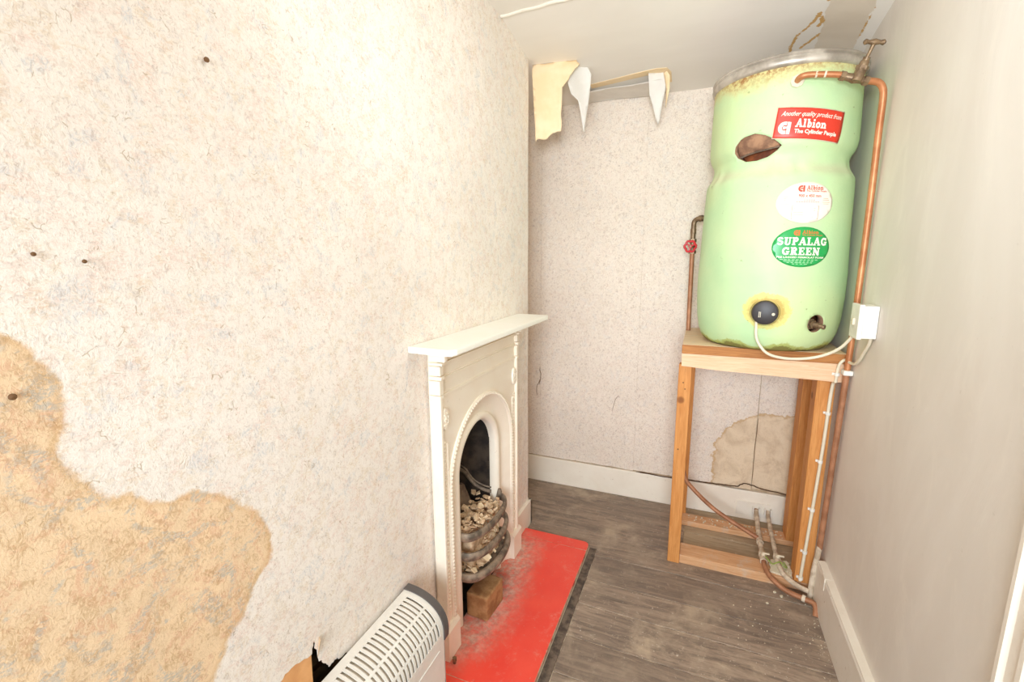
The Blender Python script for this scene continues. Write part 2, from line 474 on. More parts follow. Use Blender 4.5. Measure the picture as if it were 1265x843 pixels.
m_copper = speckled('dull_copper', (204, 140, 96), (178, 112, 72), 12, 0.42, 0.35, 0.05)
m_copper_old = speckled('tarnished_copper', (186, 132, 98), (156, 106, 76), 14, 0.5, 0.25)
m_copper_paint = speckled('paint_splashed_pipe', (222, 206, 184), (184, 162, 138), 16, 0.6, 0.0, lo=0.42, hi=0.6)
m_brass = speckled('tarnished_brass', (150, 126, 98), (112, 90, 68), 40, 0.45, 0.5)
m_red = plain('red_plastic', (206, 44, 50), 0.4)
m_white = plain('white_plastic', (244, 240, 232), 0.35)
m_whiteold = plain('aged_white_plastic', (236, 224, 198), 0.45)
m_zinc = speckled('galvanised_rim', (214, 206, 194), (170, 160, 148), 10, 0.4, 0.5)
m_black = plain('black_cap_plastic', (52, 46, 46), 0.45)
m_nail = plain('rusty_nail_head', (120, 86, 54), 0.6, 0.4)
m_flange = plain('dirty_white_washer', (226, 216, 190), 0.6)
m_rust = speckled('rusty_foam_inside', (168, 128, 98), (122, 88, 68), 24, 0.8)
m_innercu = speckled('brown_copper_shell', (176, 96, 52), (92, 50, 32), 8, 0.6, 0.2)

# green foam jacket
t = NT('green_foam_jacket')
c = t.mix(t.ramp(t.noise(4, 4, 0.5), 0.3, 0.7), srgb(184, 217, 166), srgb(198, 221, 170))
c = t.mix(t.ramp(t.noise(2.2, 3, 0.5), 0.48, 0.70, 0, 0.55), c, srgb(214, 226, 164))
c = t.mix(t.math('MULTIPLY', t.attr('band'), 0.55), c, srgb(212, 204, 172))
nz = t.math('MULTIPLY', t.math('SUBTRACT', t.noise(14, 7, 0.75, 0.4), 0.5), 0.10)
r = t.math('ADD', t.attr('rust'), nz)
c = t.mix(t.ramp(r, -0.055, 0.015, 0, 0.6), c, srgb(222, 190, 120))
c = t.mix(t.math('MULTIPLY', t.ramp(r, -0.03, 0.03, 0, 0.9), t.ramp(t.noise(70, 4, 0.7), 0.40, 0.60, 0.1, 1)), c, srgb(150, 96, 50))
yz = t.math('ADD', t.attr('yellow'), t.math('MULTIPLY', t.math('SUBTRACT', t.noise(44, 6, 0.8, 0.9), 0.5), 0.055))
c = t.mix(t.ramp(yz, -0.004, 0.004, 0, 0.8), c, srgb(218, 206, 116))
c = t.mix(t.ramp(yz, 0.012, 0.028, 0, 0.6), c, srgb(190, 140, 56))
bz = t.math('ADD', t.attr('foot'), t.math('MULTIPLY', t.math('SUBTRACT', t.noise(30, 5, 0.7, 1.0, stretch=(1, 1, 0.5)), 0.5), 0.05))
c = t.mix(t.ramp(bz, 0.0, 0.010, 0, 0.75), c, srgb(168, 172, 78))
c = t.mix(t.ramp(bz, 0.014, 0.022, 0, 0.7), c, srgb(106, 92, 44))
c = t.mix(t.ramp(t.noise(36, 4, 0.6), 0.69, 0.73, 0, 0.6), c, srgb(140, 150, 96))
t.bump(t.math('ADD', t.noise(60, 4, 0.6), t.math('MULTIPLY', t.noise(9, 3), 2.0)), 0.35, 0.003)
m_foam = t.out(c, 0.5, 0, 0.3)

# ================================================================ SETTING
# ---- left wall (chimney breast face): wallpaper sheet with a torn hole and the fireplace opening
zc_l = lambda y: 2.49 if y < 1.9 else 2.49 - (y-1.9)*0.125
tear_poly = rag([(0.46, 0.40), (0.56, 0.505), (0.61, 0.545), (0.65, 0.552), (0.712, 0.535), (0.722, 0.566), (0.729, 0.51), (0.744, 0.478), (0.760, 0.452),
                 (0.785, 0.452), (0.81, 0.44), (0.85, 0.43), (0.88, 0.30), (0.70, 0.24), (0.46, 0.26)], 5, 0.004, 3)
fire_hole = [(1.40, 0.0), (1.84, 0.0), (1.84, 0.70), (1.78, 0.82), (1.62, 0.875), (1.46, 0.82), (1.40, 0.70)]
yF = -1.3
damp_poly = [(-0.3, 0.55), (-0.3, 1.75), (0.1, 1.72), (0.24, 1.60), (0.27, 1.41), (0.303, 1.392), (0.327, 1.359), (0.334, 1.322), (0.329, 1.276), (0.319, 1.23), (0.339, 1.183),
             (0.384, 1.132), (0.415, 1.101), (0.45, 1.088), (0.491, 1.083), (0.557, 1.044), (0.61, 0.983), (0.642, 0.925), (0.632, 0.858), (0.585, 0.809),
             (0.533, 0.764), (0.477, 0.688), (0.42, 0.55)]
def f_left(y, z):
    return (XL + 0.0025*noise.noise(Vector((y*3, z*3, 1.7))), y, z)
outline = [(yF, 0), (1.40, 0), (1.40, 0.0001), (1.84, 0.0001), (1.84, 0), (2.25, 0), (2.25, zc_l(2.25)), (1.9, 2.49), (yF, 2.49)]
outline = [(yF, 0.0), (1.40, 0.0), (1.40, 0.70), (1.46, 0.82), (1.62, 0.875), (1.78, 0.82), (1.84, 0.70), (1.84, 0.0), (2.25, 0.0), (2.25, zc_l(2.25)+0.01), (1.9, 2.50), (yF, 2.50)]
me = cdt_sheet(outline, [tear_poly[:-1]], 0.018, f_left, {'damp': lambda a, b: sdf(damp_poly, a, b)})
wl = link_mesh('wall_left', me, m_paperL); tag(wl, kind='structure', label='chimney breast wall in cream speckled embossed wallpaper with a tan damp patch')
solid(wl, 0.0018, -1 if me.polygons[0].normal.x > 0 else 1)
# plaster behind the paper, with a deeper dark hole
pl_out = [(y, z) for y, z in outline]
dark_hole = rag([(0.714, 0.26), (0.714, 0.538), (0.722, 0.56), (0.76, 0.53), (0.80, 0.52), (0.87, 0.50), (0.87, 0.26)], 4, 0.004, 5)
me = cdt_sheet(pl_out, [dark_hole], 0.06, lambda y, z: (XL-0.006, y, z))
o = link_mesh('plaster', me, m_plaster, wl); solid(o, 0.02, -1 if me.polygons[0].normal.x > 0 else 1)
b = MB(); b.box(XL-0.11, XL-0.09, 0.55, 1.0, 0.1, 0.7); b.build('cavity_back', m_dark, wl)
b = MB()
for k in range(5):
    z = 0.29+k*0.055; b.box(XL-0.045, XL-0.036, 0.68, 0.90, z, z+0.03, 0.002)
b.build('lath', m_dark, wl)
# curled lip of torn paper at the tear
b = MB(); rows = []
for i in range(9):
    u = i/8; z = 0.52+0.045*u
    rows.append([b.bm.verts.new((XL+0.002+0.018*math.sin(v*1.6)*(0.4+0.6*u), 0.727+0.008*u-0.014*v*(0.6+0.4*u), z+0.004*v)) for v in (0, .33, .66, 1)])
for a_, b_ in zip(rows, rows[1:]):
    for k in range(3): b.bm.faces.new((a_[k], a_[k+1], b_[k+1], b_[k]))
o = b.build('torn_paper_lip', m_paperL, wl); solid(o, 0.0008)

# breast return and alcove wall
b = MB(); b.box(-1.25, XL-0.004, 2.20, 2.249, 0, 2.47); tag(b.build('wall_breast_return', m_paperB), kind='structure')
b = MB(); b.box(-1.27, -1.25, 2.2, 2.8, 0, 2.47); tag(b.build('wall_alcove', m_paperB), kind='structure')

# ---- back wall: plaster plus hung strips of wallpaper
b = MB(); b.box(-1.27, XR+0.02, YB+0.003, YB+0.08, 0, 2.5)
wb = b.build('wall_back', speckled('back_plaster', (206, 184, 156), (178, 152, 122), 20, 0.85)); tag(wb, kind='structure', label='far wall in pinkish beige speckled wallpaper hung in strips')
dampB = [(0.13, 0.15), (0.13, 0.372), (0.155, 0.475), (0.235, 0.574), (0.335, 0.630), (0.437, 0.652), (0.60, 0.64), (0.60, 0.15)]
def f_back(x, z):
    loose = max(0.0, 1-(z-0.19)/0.12)*(0.5+0.5*math.sin(x*23+1.2))*0.012*(1 if 0.05 < x < 0.56 else 0.25)
    seam = 0.004*math.exp(-((x-0.345)/0.02)**2)*max(0, 1-abs(z-0.4)/0.25)
    return (x, YB - 0.001 - loose - seam - 0.0015*(1+noise.noise(Vector((x*4, z*4, 0)))), z)
for x0, x1, zb in ((-1.249, -0.9425, 0.182), (-0.9415, -0.3215, 0.181), (-0.3205, 0.343, 0.184), (0.3465, XR, 0.190)):
    bot = rag([(x0, zb), (x0*0.6+x1*0.4, zb+0.002), (x1, zb-0.002)], 10, 0.003, int(x0*50))
    me = cdt_sheet(bot+[(x1, 2.44), (x0, 2.44)], [], 0.02, f_back, {'damp': lambda a, c: sdf(dampB, a, c)})
    o = link_mesh('wallpaper_strip', me, m_paperB, wb); solid(o, 0.001, -1 if me.polygons[0].normal.y < 0 else 1)
def ribbon(path, wd, y=None, x=None):
    b = MB()
    for i in range(len(path)-1):
        p, q = Vector(path[i]), Vector(path[i+1]); d = (q-p); nn = Vector((-d.y, d.x)).normalized()*wd/2
        w1 = 0.3 if i == 0 else 1; w2 = 0.3 if i == len(path)-2 else 1
        c4 = [p-nn*w1, p+nn*w1, q+nn*w2, q-nn*w2]
        fn0 = (lambda a, c: (a, y, c)) if y is not None else (lambda a, c: (x, a, c))
        fn1 = (lambda a, c: (a, y-0.0012, c)) if y is not None else (lambda a, c: (x+0.0012, a, c))
        b.prism([(v.x, v.y) for v in c4], fn0, fn1)
    return b
m_crack = plain('paper_crack', (150, 122, 94), 0.8)
ribbon(rag([(-0.945, 0.80), (-0.94, 0.73), (-0.948, 0.68)], 3, 0.004, 1), 0.005, y=YB-0.004).build('crack', m_crack, wb)
ribbon(rag([(-0.948, 0.715), (-0.965, 0.67), (-0.963, 0.60)], 3, 0.004, 2), 0.004, y=YB-0.004).build('crack', m_crack, wb)
ribbon(rag([(-0.428, 0.66), (-0.45, 0.62), (-0.462, 0.55)], 3, 0.004, 4), 0.003, y=YB-0.004).build('crack', m_crack, wb)
ribbon(rag([(-0.30, 0.180), (-0.1, 0.180), (0.10, 0.186), (0.20, 0.190), (0.27, 0.194), (0.30, 0.218), (0.33, 0.220), (0.38, 0.206), (0.54, 0.192)], 5, 0.003, 6), 0.006, y=YB-0.0195).build('crack', plain('dark_crack', (92, 70, 52), .9), wb)
ribbon(rag([(0.345, 0.235), (0.343, 0.42), (0.347, 0.615)], 5, 0.0015, 7), 0.004, y=YB-0.0085).build('paper_seam_tear', m_crack, wb)

# ---- right wall
def f_right(y, z):
    return (XR + 0.004*noise.noise(Vector((y*1.5, z*1.2, 4))), y, z)
me = cdt_sheet([(yF, 0), (2.79, 0), (2.79, 2.5), (yF, 2.5)], [], 0.05, f_right)
wr = link_mesh('wall_right', me, m_wallR, smooth=True); solid(wr, 0.05, 1 if me.polygons[0].normal.x > 0 else -1)
tag(wr, kind='structure', label='bare pale grey plaster wall on the right')

# ---- ceiling: flat part, then a slope down to the back wall, drooping at the right wall
def zceil(x, y):
    yr = 1.92 - 0.07*(x+0.835)
    z = 2.49 if y < yr else 2.49-(y-yr)*0.122
    if x > 0.33: z -= 0.045*((x-0.33)/0.25)**2*min(1, max(0, (y-1.6)/0.4))
    return z + 0.003*noise.noise(Vector((x*4, y*4, 9)))
strip_poly = rag([(0.372, 1.4), (0.378, 2.169), (0.39, 2.438), (0.412, 2.72), (0.42, 2.82)], 7, 0.006, 11) + [(0.565, 2.82), (0.54, 2.5), (0.53, 2.24), (0.525, 1.4)]
def tear_attr(a, b):
    d = np.full(a.shape, -1.0)
    for line, wd in (([(0.312, 2.60), (0.300, 2.50), (0.312, 2.41), (0.345, 2.35), (0.362, 2.27)], 0.006), ([(0.362, 2.27), (0.385, 2.33), (0.378, 2.36)], 0.008),
                     ([(0.340, 2.52), (0.372, 2.46), (0.392, 2.42)], 0.006), ([(0.366, 2.14), (0.374, 2.20)], 0.008), ([(0.53, 2.24), (0.54, 2.5), (0.55, 2.62)], 0.003),
                     ([(0.53, 2.62), (0.545, 2.72)], 0.012)):
        for p, q in zip(line, line[1:]):
            p = np.array(p); q = np.array(q); ab = q-p
            tt = np.clip(((a-p[0])*ab[0]+(b-p[1])*ab[1])/(ab@ab), 0, 1)
            d = np.maximum(d, wd-np.hypot(a-p[0]-tt*ab[0], b-p[1]-tt*ab[1]))
    return d
me = cdt_sheet([(-1.26, 1.2), (XR+0.01, 1.2), (XR+0.01, 2.79), (-1.26, 2.79)], [], 0.012, lambda x, y: (x, y, zceil(x, y)),
               {'strip': lambda a, b: sdf(strip_poly, a, b), 'tear': tear_attr})
ce = link_mesh('ceiling', me, m_ceil, smooth=True); solid(ce, 0.03, 1 if me.polygons[0].normal.z > 0 else -1)
tag(ce, kind='structure', label='off-white papered ceiling sloping down to the far wall')
b = MB(); b.box(-1.26, XR+0.01, yF, 1.201, 2.488, 2.53); b.build('flat_ceiling', m_ceil, ce)
# raised joint where flat ceiling meets the slope
b = MB(); pts = [(XL+0.003+1.4*i/40, 1.915-0.07*1.4*i/40+0.004*math.sin(i*1.7), 2.487) for i in range(41)]
b.tube(pts, 0.006, 6); b.build('paper_joint', m_gloss, ce)

# ---- rear wall with window (behind the camera)
b = MB()
b.box(-1.26, -0.6, yF-0.05, yF, 0, 2.5); b.box(0.6, 0.63, yF-0.05, yF, 0, 2.5)
b.box(-0.6, 0.6, yF-0.05, yF, 0, 0.8); b.box(-0.6, 0.6, yF-0.05, yF, 2.1, 2.5)
o = b.build('wall_rear', m_wallR); tag(o, kind='structure')
wf = MB()
for x0, x1, z0, z1 in ((-0.6, -0.55, 0.8, 2.1), (0.55, 0.6, 0.8, 2.1), (-0.55, 0.55, 0.8, 0.85), (-0.55, 0.55, 2.05, 2.1), (-0.55, 0.55, 1.43, 1.47), (-0.02, 0.02, 0.85, 2.05)):
    wf.box(x0, x1, yF-0.06, yF+0.01, z0, z1, 0.003)
tag(wf.build('window_1', m_gloss), kind='structure')

# ---- floor with separate boards running left to right
b = MB(); b.box(-1.26, XR+0.02, yF, 2.80, -0.08, -0.0035)
fl = b.build('floor', speckled('dust_in_board_gaps', (226, 206, 180), (120, 102, 86), 20, 0.9)); tag(fl, kind='structure', label='dark stained worn timber floor')
joints = [yF, -1.1, -0.92, -0.73, -0.54, -0.36, -0.18, 0.01, 0.20, 0.39, 0.57, 0.76, 0.95, 1.16, 1.385, 1.566, 1.755, 1.92, 2.108, 2.298, 2.50, 2.66, 2.79]
rnd = random.Random(5)
def floor_board(x0, x1, y0, y1, m, nm='floorboard'):
    dz = rnd.uniform(-0.0015, 0.001)
    b = MB(); b.box(x0, x1, y0+0.0018, y1-0.0018, -0.0045, dz, 0.0015, seg=1)
    return b.build(nm, m, fl)
for y0, y1 in zip(joints, joints[1:]):
    yc = (y0+y1)/2
    xs = -1.25 if yc > 2.2 else XL
    if y0 >= 1.15 and y1 < 2.15: xs = -0.413
    elif y0 < 1.15 < y1 + 0.02: xs = XL
    if yc > 2.3:
        floor_board(xs, 0.0, y0, y1, m_board); floor_board(0.0015, XR, y0, y1, m_bare if yc > 2.3 else m_board)
    elif yc > 2.15:
        floor_board(xs, XR, y0, y1, m_board)
    elif y0 in (1.385,):
        floor_board(xs, 0.31, y0, y1, m_board); floor_board(0.3115, XR, y0, y1, m_board)
    else:
        floor_board(xs, XR, y0, y1, m_board)

# ---- skirtings
b = MB(); b.box(-1.25, XR, YB-0.018, YB+0.002, 0, 0.176, 0.004)
tag(b.build('baseboard_back', m_skirt), kind='structure', label='cream painted skirting board on the far wall')
b = MB(); b.box(XL-0.002, XL+0.018, 2.0, 2.266, 0.0, 0.150, 0.003); b.box(-1.2, XL+0.018, 2.247, 2.266, 0, 0.150, 0.003)
tag(b.build('baseboard_breast', m_skirt), kind='structure', label='short cream skirting between fireplace and breast corner')
b = MB(); b.box(XL-0.002, XL+0.016, yF, 1.25, 0.0, 0.15, 0.003)
tag(b.build('baseboard_left', m_skirt), kind='structure')
b = MB(); b.prism([(XR-0.030, 0), (XR-0.030, 0.188), (XR-0.026, 0.196), (XR-0.004, 0.200), (XR+0.004, 0.200), (XR+0.004, 0)], lambda x, z: (x, 1.03, z), lambda x, z: (x, 2.16, z))
br = b.build('baseboard_right', m_skirtR); tag(br, kind='structure', label='grey cream skirting along the right wall with bright top edge')
b = MB(); b.box(XR-0.0285, XR+0.002, 1.03, 2.15, 0.1985, 0.2035, 0.001); b.build('top_edge', m_gloss, br)
b = MB(); b.box(XR-0.032, XR-0.006, 2.02, 2.06, 0.150, 0.2045, 0.001); b.build('paint_patch', m_gloss, br)

# ---- door frame on the right wall
b = MB()
prof = [(XR-0.004, 0), (XR-0.018, 0.0), (XR-0.022, 0.006), (XR-0.022, 0.016), (XR-0.014, 0.022), (XR-0.014, 0.05), (XR-0.019, 0.056), (XR-0.019, 0.068), (XR-0.012, 0.075), (XR+0.004, 0.075)]
b.prism(prof, lambda x, d: (x, 1.030-d, 0), lambda x, d: (x, 1.030-d, 2.05))
b.prism(prof, lambda x, d: (x, 0.12+d, 0), lambda x, d: (x, 0.12+d, 2.05))
b.prism(prof, lambda x, d: (x, 0.12, 2.05-d+0.0), lambda x, d: (x, 1.03, 2.05-d))
dr = b.build('door_1', m_gloss); tag(dr, kind='structure', label='cream painted door frame at the right edge')
b = MB(); b.box(XR-0.006, XR+0.02, 0.19, 0.957, 0.005, 1.98, 0.002)
for z0, z1 in ((0.2, 0.95), (1.1, 1.85)):
    for y0, y1 in ((0.29, 0.53), (0.62, 0.86)): b.box(XR-0.010, XR, y0, y1, z0, z1, 0.004)
b.build('door_panel', m_gloss, dr)

# ================================================================ HEARTH
def dustf(a, b):
    band = [(-0.90, 1.26), (-0.78, 1.28), (-0.71, 1.36), (-0.68, 1.50), (-0.69, 1.70), (-0.71, 1.90), (-0.72, 2.05), (-0.90, 2.12)]
    return sdf(band, a, b)
h = thing('hearth', (-0.62, 1.64, 0), 'glossy red painted hearth slab with dusty worn back edge before the fireplace', 'hearth')
x0, x1 = XL+0.003, -0.458
corner = [(x1-0.03+0.03*math.cos(a), 2.172-0.03+0.03*math.sin(a)) for a in [PI/2*k/6 for k in range(7)]]
def slab(name, outl, z, mat):
    me = cdt_sheet(outl, [], 0.012, lambda x, y: (x, y, z+0.0006*noise.noise(Vector((x*9, y*9, 0)))), {'dust': dustf})
    o = link_mesh(name, me, mat, h); solid(o, z-0.001, -1 if me.polygons[0].normal.z > 0 else 1); return o
slab('slab', [(x0, 1.213), (x1, 1.213), (x1, 2.098), (x0, 2.098)], 0.020, m_hearth)
slab('end_strip', [(x0, 2.101), (x1, 2.101)]+corner+[(x0, 2.172)], 0.0205, m_hearth)
slab('end_strip', [(x0, 1.142), (x1-0.02, 1.142), (x1, 1.16), (x1, 1.210), (x0, 1.210)], 0.0205, m_hearth)
b = MB(); b.box(x0+0.002, x1-0.001, 2.0965, 2.1025, 0.004, 0.0196, 0.0005); b.build('groove_line', m_hearth_edge, h)
b = MB(); b.box(x0+0.002, x1-0.001, 1.2085, 1.2145, 0.004, 0.0196, 0.0005); b.build('groove_line', m_hearth_edge, h)
b = MB(); b.box(x1-0.0015, x1+0.0018, 1.16, 2.142, 0.001, 0.0188, 0.0008); b.build('worn_edge', m_hearth_edge, h)
b = MB(); b.box(-0.4525, -0.4155, 1.15, 2.16, -0.004, 0.002, 0.002)
o = b.build('border_strip', speckled('black_border_board', (70, 60, 54), (120, 104, 90), 30, .6), fl)
b = MB(); b.box(-0.4545, -0.4530, 1.15, 2.15, 0.0, 0.006, 0.0004); b.build('paint_line', m_flange, fl)

# ================================================================ FIREPLACE
fp = thing('fireplace', (XL, 1.62, 0), 'small cream painted cast iron bedroom fireplace with arched opening on the left wall', 'fireplace')
XF = -0.795   # front face
CY, CZ = 1.62, 0.66
RO, RI = 0.283, 0.172
def arch(r, zb, n=24, c=CY):
    """open arch from left foot to right foot"""
    p = [(c-r, zb)] + [(c-r*math.cos(PI*k/n), CZ+r*math.sin(PI*k/n)) for k in range(n+1)] + [(c+r, zb)]
    return p
ao = arch(RO, 0.021)
outl = [(1.27, 0.021), (1.27, 1.185), (1.97, 1.185), (1.97, 0.021)] + ao[::-1]
me = cdt_sheet(outl, [], 0.05, lambda y, z: (XF, y, z))
o = link_mesh('front_panel', me, m_cream, fp); solid(o, 0.030, -1 if me.polygons[0].normal.x > 0 else 1)
# splayed reveal between outer and inner arch
def arc_sweep(name, ring, mat, zb=0.021, n=28, smooth=True):
    """ring: list of (radius, x) profile swept round the arch"""
    b = MB(); rings = []
    nsteps = [('foot', -1)] + [('a', k/n) for k in range(n+1)] + [('foot', 1)]
    for kind, k in nsteps:
        row = []
        for r, x in ring:
            if kind == 'foot': row.append(b.bm.verts.new((x, CY+k*r, zb)))
            else: row.append(b.bm.verts.new((x, CY-r*math.cos(PI*k), CZ+r*math.sin(PI*k))))
        rings.append(row)
    for a_, b_ in zip(rings, rings[1:]):
        for j in range(len(ring)-1): b.bm.faces.new((a_[j], a_[j+1], b_[j+1], b_[j]))
    return b.build(name, mat, fp, smooth=smooth, auto=50)
arc_sweep('splay', [(RO+0.002, XF), (RO-0.010, XF-0.004), (RO-0.028, XF-0.020), (RI+0.040, XF-0.030), (RI+0.036, XF-0.030), (RI+0.033, XF-0.024), (RI+0.024, XF-0.018), (RI+0.012, XF-0.020), (RI+0.004, XF-0.028), (RI, XF-0.036), (RI, XF-0.060)], m_cream)
arc_sweep('arch_moulding', [(RO+0.018, XF-0.001), (RO+0.018, XF+0.005), (RO+0.012, XF+0.008), (RO+0.004, XF+0.008), (RO-0.002, XF+0.004), (RO-0.004, XF-0.006)], m_cream)
b = MB(); nb = 62
for i in range(nb):
    a_ = PI*i/(nb-1); b.ball((XF+0.008, CY-(RO+0.008)*math.cos(a_), CZ+(RO+0.008)*math.sin(a_)), 0.0065, 1, (0.7, 1, 1))
for s in (-1, 1):
    for i in range(33): b.ball((XF+0.008, CY+s*(RO+0.008), CZ-0.015*(i+1)), 0.0065, 1, (0.7, 1, 1))
tag(b.build('bead_border', m_cream, fp, smooth=True), kind='stuff')
for s in (-1, 1):
    y_in, y_out = (CY+s*0.296, CY+s*0.350)
    ya, yb = min(y_in, y_out), max(y_in, y_out)
    b = MB(); e0, e1 = sorted((CY+s*0.338, CY+s*0.353)); b.box(XF-0.03, XF+0.012, e0, e1, 0.15, 1.04, 0.003)
    e0, e1 = sorted((CY+s*0.300, CY+s*0.304)); b.box(XF-0.005, XF+0.005, e0, e1, 0.18, 0.86, 0.0015)
    b.build('pilaster', m_cream, fp)
    b = MB()
    for i in range(44): b.ball((XF+0.002, CY+s*0.320, 0.20+0.0155*i), 0.0062, 1, (0.7, 1.5, 0.9))
    tag(b.build('leaf_strip', m_cream, fp, smooth=True), kind='stuff')
    # oval rosette with ribs
    b = MB(); Mx = Matrix.Translation((XF+0.001, CY+s*0.317, 0.955)) @ Matrix.Rotation(PI/2, 4, 'Y') @ Matrix.Diagonal((1.55, 0.82, 1, 1))
    b.lathe([(0.0, 0.012), (0.010, 0.010), (0.014, 0.006), (0.017, 0.010), (0.0245, 0.009), (0.027, 0.0)], Mx, 24)
    for k in range(3): b.box(XF+0.004, XF+0.013, CY+s*0.317-0.014, CY+s*0.317+0.014, 0.935+0.018*k-0.002, 0.935+0.018*k+0.003, 0.001)
    b.build('rosette', m_cream, fp, smooth=True)
    # capital blocks
    b = MB(); e0, e1 = sorted((CY+s*0.334, CY+s*0.358))
    b.box(XF-0.03, XF+0.015, e0, e1, 1.035, 1.048, 0.002); b.box(XF-0.03, XF+0.014, e0, e1, 1.050, 1.100, 0.002)
    b.box(XF-0.03, XF+0.020, e0, e1, 1.102, 1.115, 0.003); b.box(XF-0.03, XF+0.016, e0, e1, 1.117, 1.150, 0.003)
    b.box(XF-0.03, XF+0.024, e0, e1, 1.152, 1.162, 0.003); b.box(XF-0.03, XF+0.035, e0, e1, 1.164, 1.205, 0.006)
    b.build('capital', m_cream, fp)
    b = MB(); e0, e1 = sorted((CY+s*0.276, CY+s*(0.364 if s < 0 else 0.375)))
    b.prism([(XF-0.035, 0.021), (XF+0.020, 0.021), (XF+0.020, 0.138), (XF+0.010, 0.152), (XF-0.035, 0.152)], lambda x, z: (x, e0, z), lambda x, z: (x, e1, z))
    b.build('plinth', m_cream, fp)
# side cheeks of the casting
for y_ in (1.275, 1.943):
    b = MB(); b.box(XL+0.001, XF-0.03, y_, y_+0.022, 0.021, 1.19, 0.002); b.build('side_return', m_cream, fp)
b = MB()
for z0, z1, d in ((1.036, 1.046, 0.006), (1.046, 1.050, 0.003), (1.098, 1.106, 0.008), (1.106, 1.112, 0.004), (1.145, 1.152, 0.007), (1.152, 1.158, 0.011)):
    b.box(XF-0.004, XF+d, 1.28, 1.96, z0, z1, 0.0015)
b.build('frieze_moulding', m_cream, fp)
b = MB(); prof = [(XF-0.03, 1.165)] + [(XF+0.012+0.07*(1-math.cos(k/8*PI/2)), 1.165+0.045*math.sin(k/8*PI/2)) for k in range(9)] + [(XF-0.03, 1.21)]
b.prism(prof, lambda x, z: (x, 1.272, z), lambda x, z: (x, 1.968, z)); b.build('cornice', m_cream, fp, smooth=True, auto=30)
# shelf
b = MB(); XS = -0.668
pl = [(XL+0.002, 1.168), (XS-0.022, 1.160), (XS-0.006, 1.168), (XS, 1.185), (XS, 2.075), (XS-0.006, 2.094), (XS-0.022, 2.100), (XL+0.002, 2.106)]
bt = [b.bm.verts.new((x, y, 1.212)) for x, y in pl]
cen = Vector((-0.75, 1.63, 0))
lv = []
for z, k in ((1.212, 0.985), (1.216, 1.0), (1.226, 1.0), (1.231, 0.992), (1.232, 0.97)):
    lv.append([b.bm.verts.new((XL+0.002 + (x-XL-0.002)*k, cen.y+(y-cen.y)*(1-(1-k)*0.2), z)) for x, y in pl])
for a_, b_ in zip(lv, lv[1:]):
    for k in range(8): b.bm.faces.new((a_[k], a_[(k+1) % 8], b_[(k+1) % 8], b_[k]))
b.bm.faces.new(lv[0][::-1]); b.bm.faces.new(lv[-1])
for v in bt: b.bm.verts.remove(v)
tag(b.build('mantel_shelf', m_shelf, fp), label='bright glossy white mantel shelf with worn lower edge')
# firebox
b = MB()
fb = [(CY-0.20, 0), (CY-0.20, 0.86), (CY+0.20, 0.86), (CY+0.20, 0)]
b.box(-1.10, -1.08, CY-0.21, CY+0.21, 0.0, 0.92); b.box(-1.10, XL-0.004, CY-0.215, CY-0.20, 0.0, 0.92)
b.box(-1.10, XL-0.004, CY+0.20, CY+0.215, 0.0, 0.92); b.box(-1.10, XL-0.004, CY-0.21, CY+0.21, 0.90, 0.92)
b.box(-1.10, XL+0.004, CY-0.21, CY+0.21, 0.001, 0.015)
b.build('firebox', m_soot, fp)
# iron back: convex half-cylinder tapered, with a serpentine moulding
def backpt(a, z):   # a 0..pi
    r = 0.168 - 0.0*(z); depth = 0.20 - 0.11*max(0, (z-0.5))/0.35
    return Vector((XF-0.058-depth*math.sin(a)**0.8, CY-r*math.cos(a), z))
b = MB(); rows = [[b.bm.verts.new(backpt(PI*i/20, 0.10+0.755*j/14)) for i in range(21)] for j in range(15)]
for a_, b_ in zip(rows, rows[1:]):
    for k in range(20): b.bm.faces.new((a_[k], a_[k+1], b_[k+1], b_[k]))
b.build('fireback', m_soot, fp, smooth=True)
def serp(off):
    out = []
    for i in range(41):
        u = i/40; a_ = PI*u
        z = off + float(np.interp(u, [0, .5, .68, .75, .82, .87, .91, .96, 1], [.47, .56, .552, .540, .512, .470, .445, .432, .428]))
        out.append(backpt(a_, z)+Vector((0.006, 0, 0)))
    return out
b = MB(); b.tube(serp(0), 0.009, 8); b.build('back_moulding', m_iron, fp, smooth=True)
b = MB(); b.tube(serp(0.02), 0.004, 8); b.build('back_moulding', m_iron, fp, smooth=True)
b = MB(); q = [Vector((-0.925, 1.600, 0.535)), Vector((-0.925, 1.672, 0.505)), Vector((-0.895, 1.735, 0.33)), Vector((-0.895, 1.560, 0.33))]
b.prism([(0, 0), (1, 0), (2, 0), (3, 0)], lambda a, c: q[int(a)], lambda a, c: q[int(a)]+Vector((-0.022, 0.008, 0)))
tag(b.build('firebrick', m_cheek, fp), label='soot-stained slab of firebrick leaning at the back')
# grate
def barpath(z, bulge, drop=0, n=24, half=0.176):
    out = []
    for i in range(n+1):
        a_ = PI*i/n
        out.append((Vector((XF-0.022+bulge*math.sin(a_)**0.75, CY-half*math.cos(a_), z)), Vector((math.sin(a_), -math.cos(a_), 0)), Vector((0, 0, 1))))
    return out
rprof = [(0.011*math.cos(2*PI*k/10), 0.019*math.sin(2*PI*k/10)) for k in range(10)]
for z, bl in ((0.410, 0.076), (0.325, 0.086), (0.232, 0.092)):
    b = MB(); b.sweep(barpath(z, bl), rprof if z > 0.3 else [(p[0]*1.4, p[1]*1.05) for p in rprof]); b.build('grate_bar', m_iron, fp, smooth=True)
b = MB(); b.tube([(XF-0.018, CY+0.174, 0.40), (XF-0.012, CY+0.176, 0.430), (XF-0.012, CY+0.176, 0.445)], [0.012, 0.012, 0.008], 10); b.build('grate_horn', m_iron, fp, smooth=True)
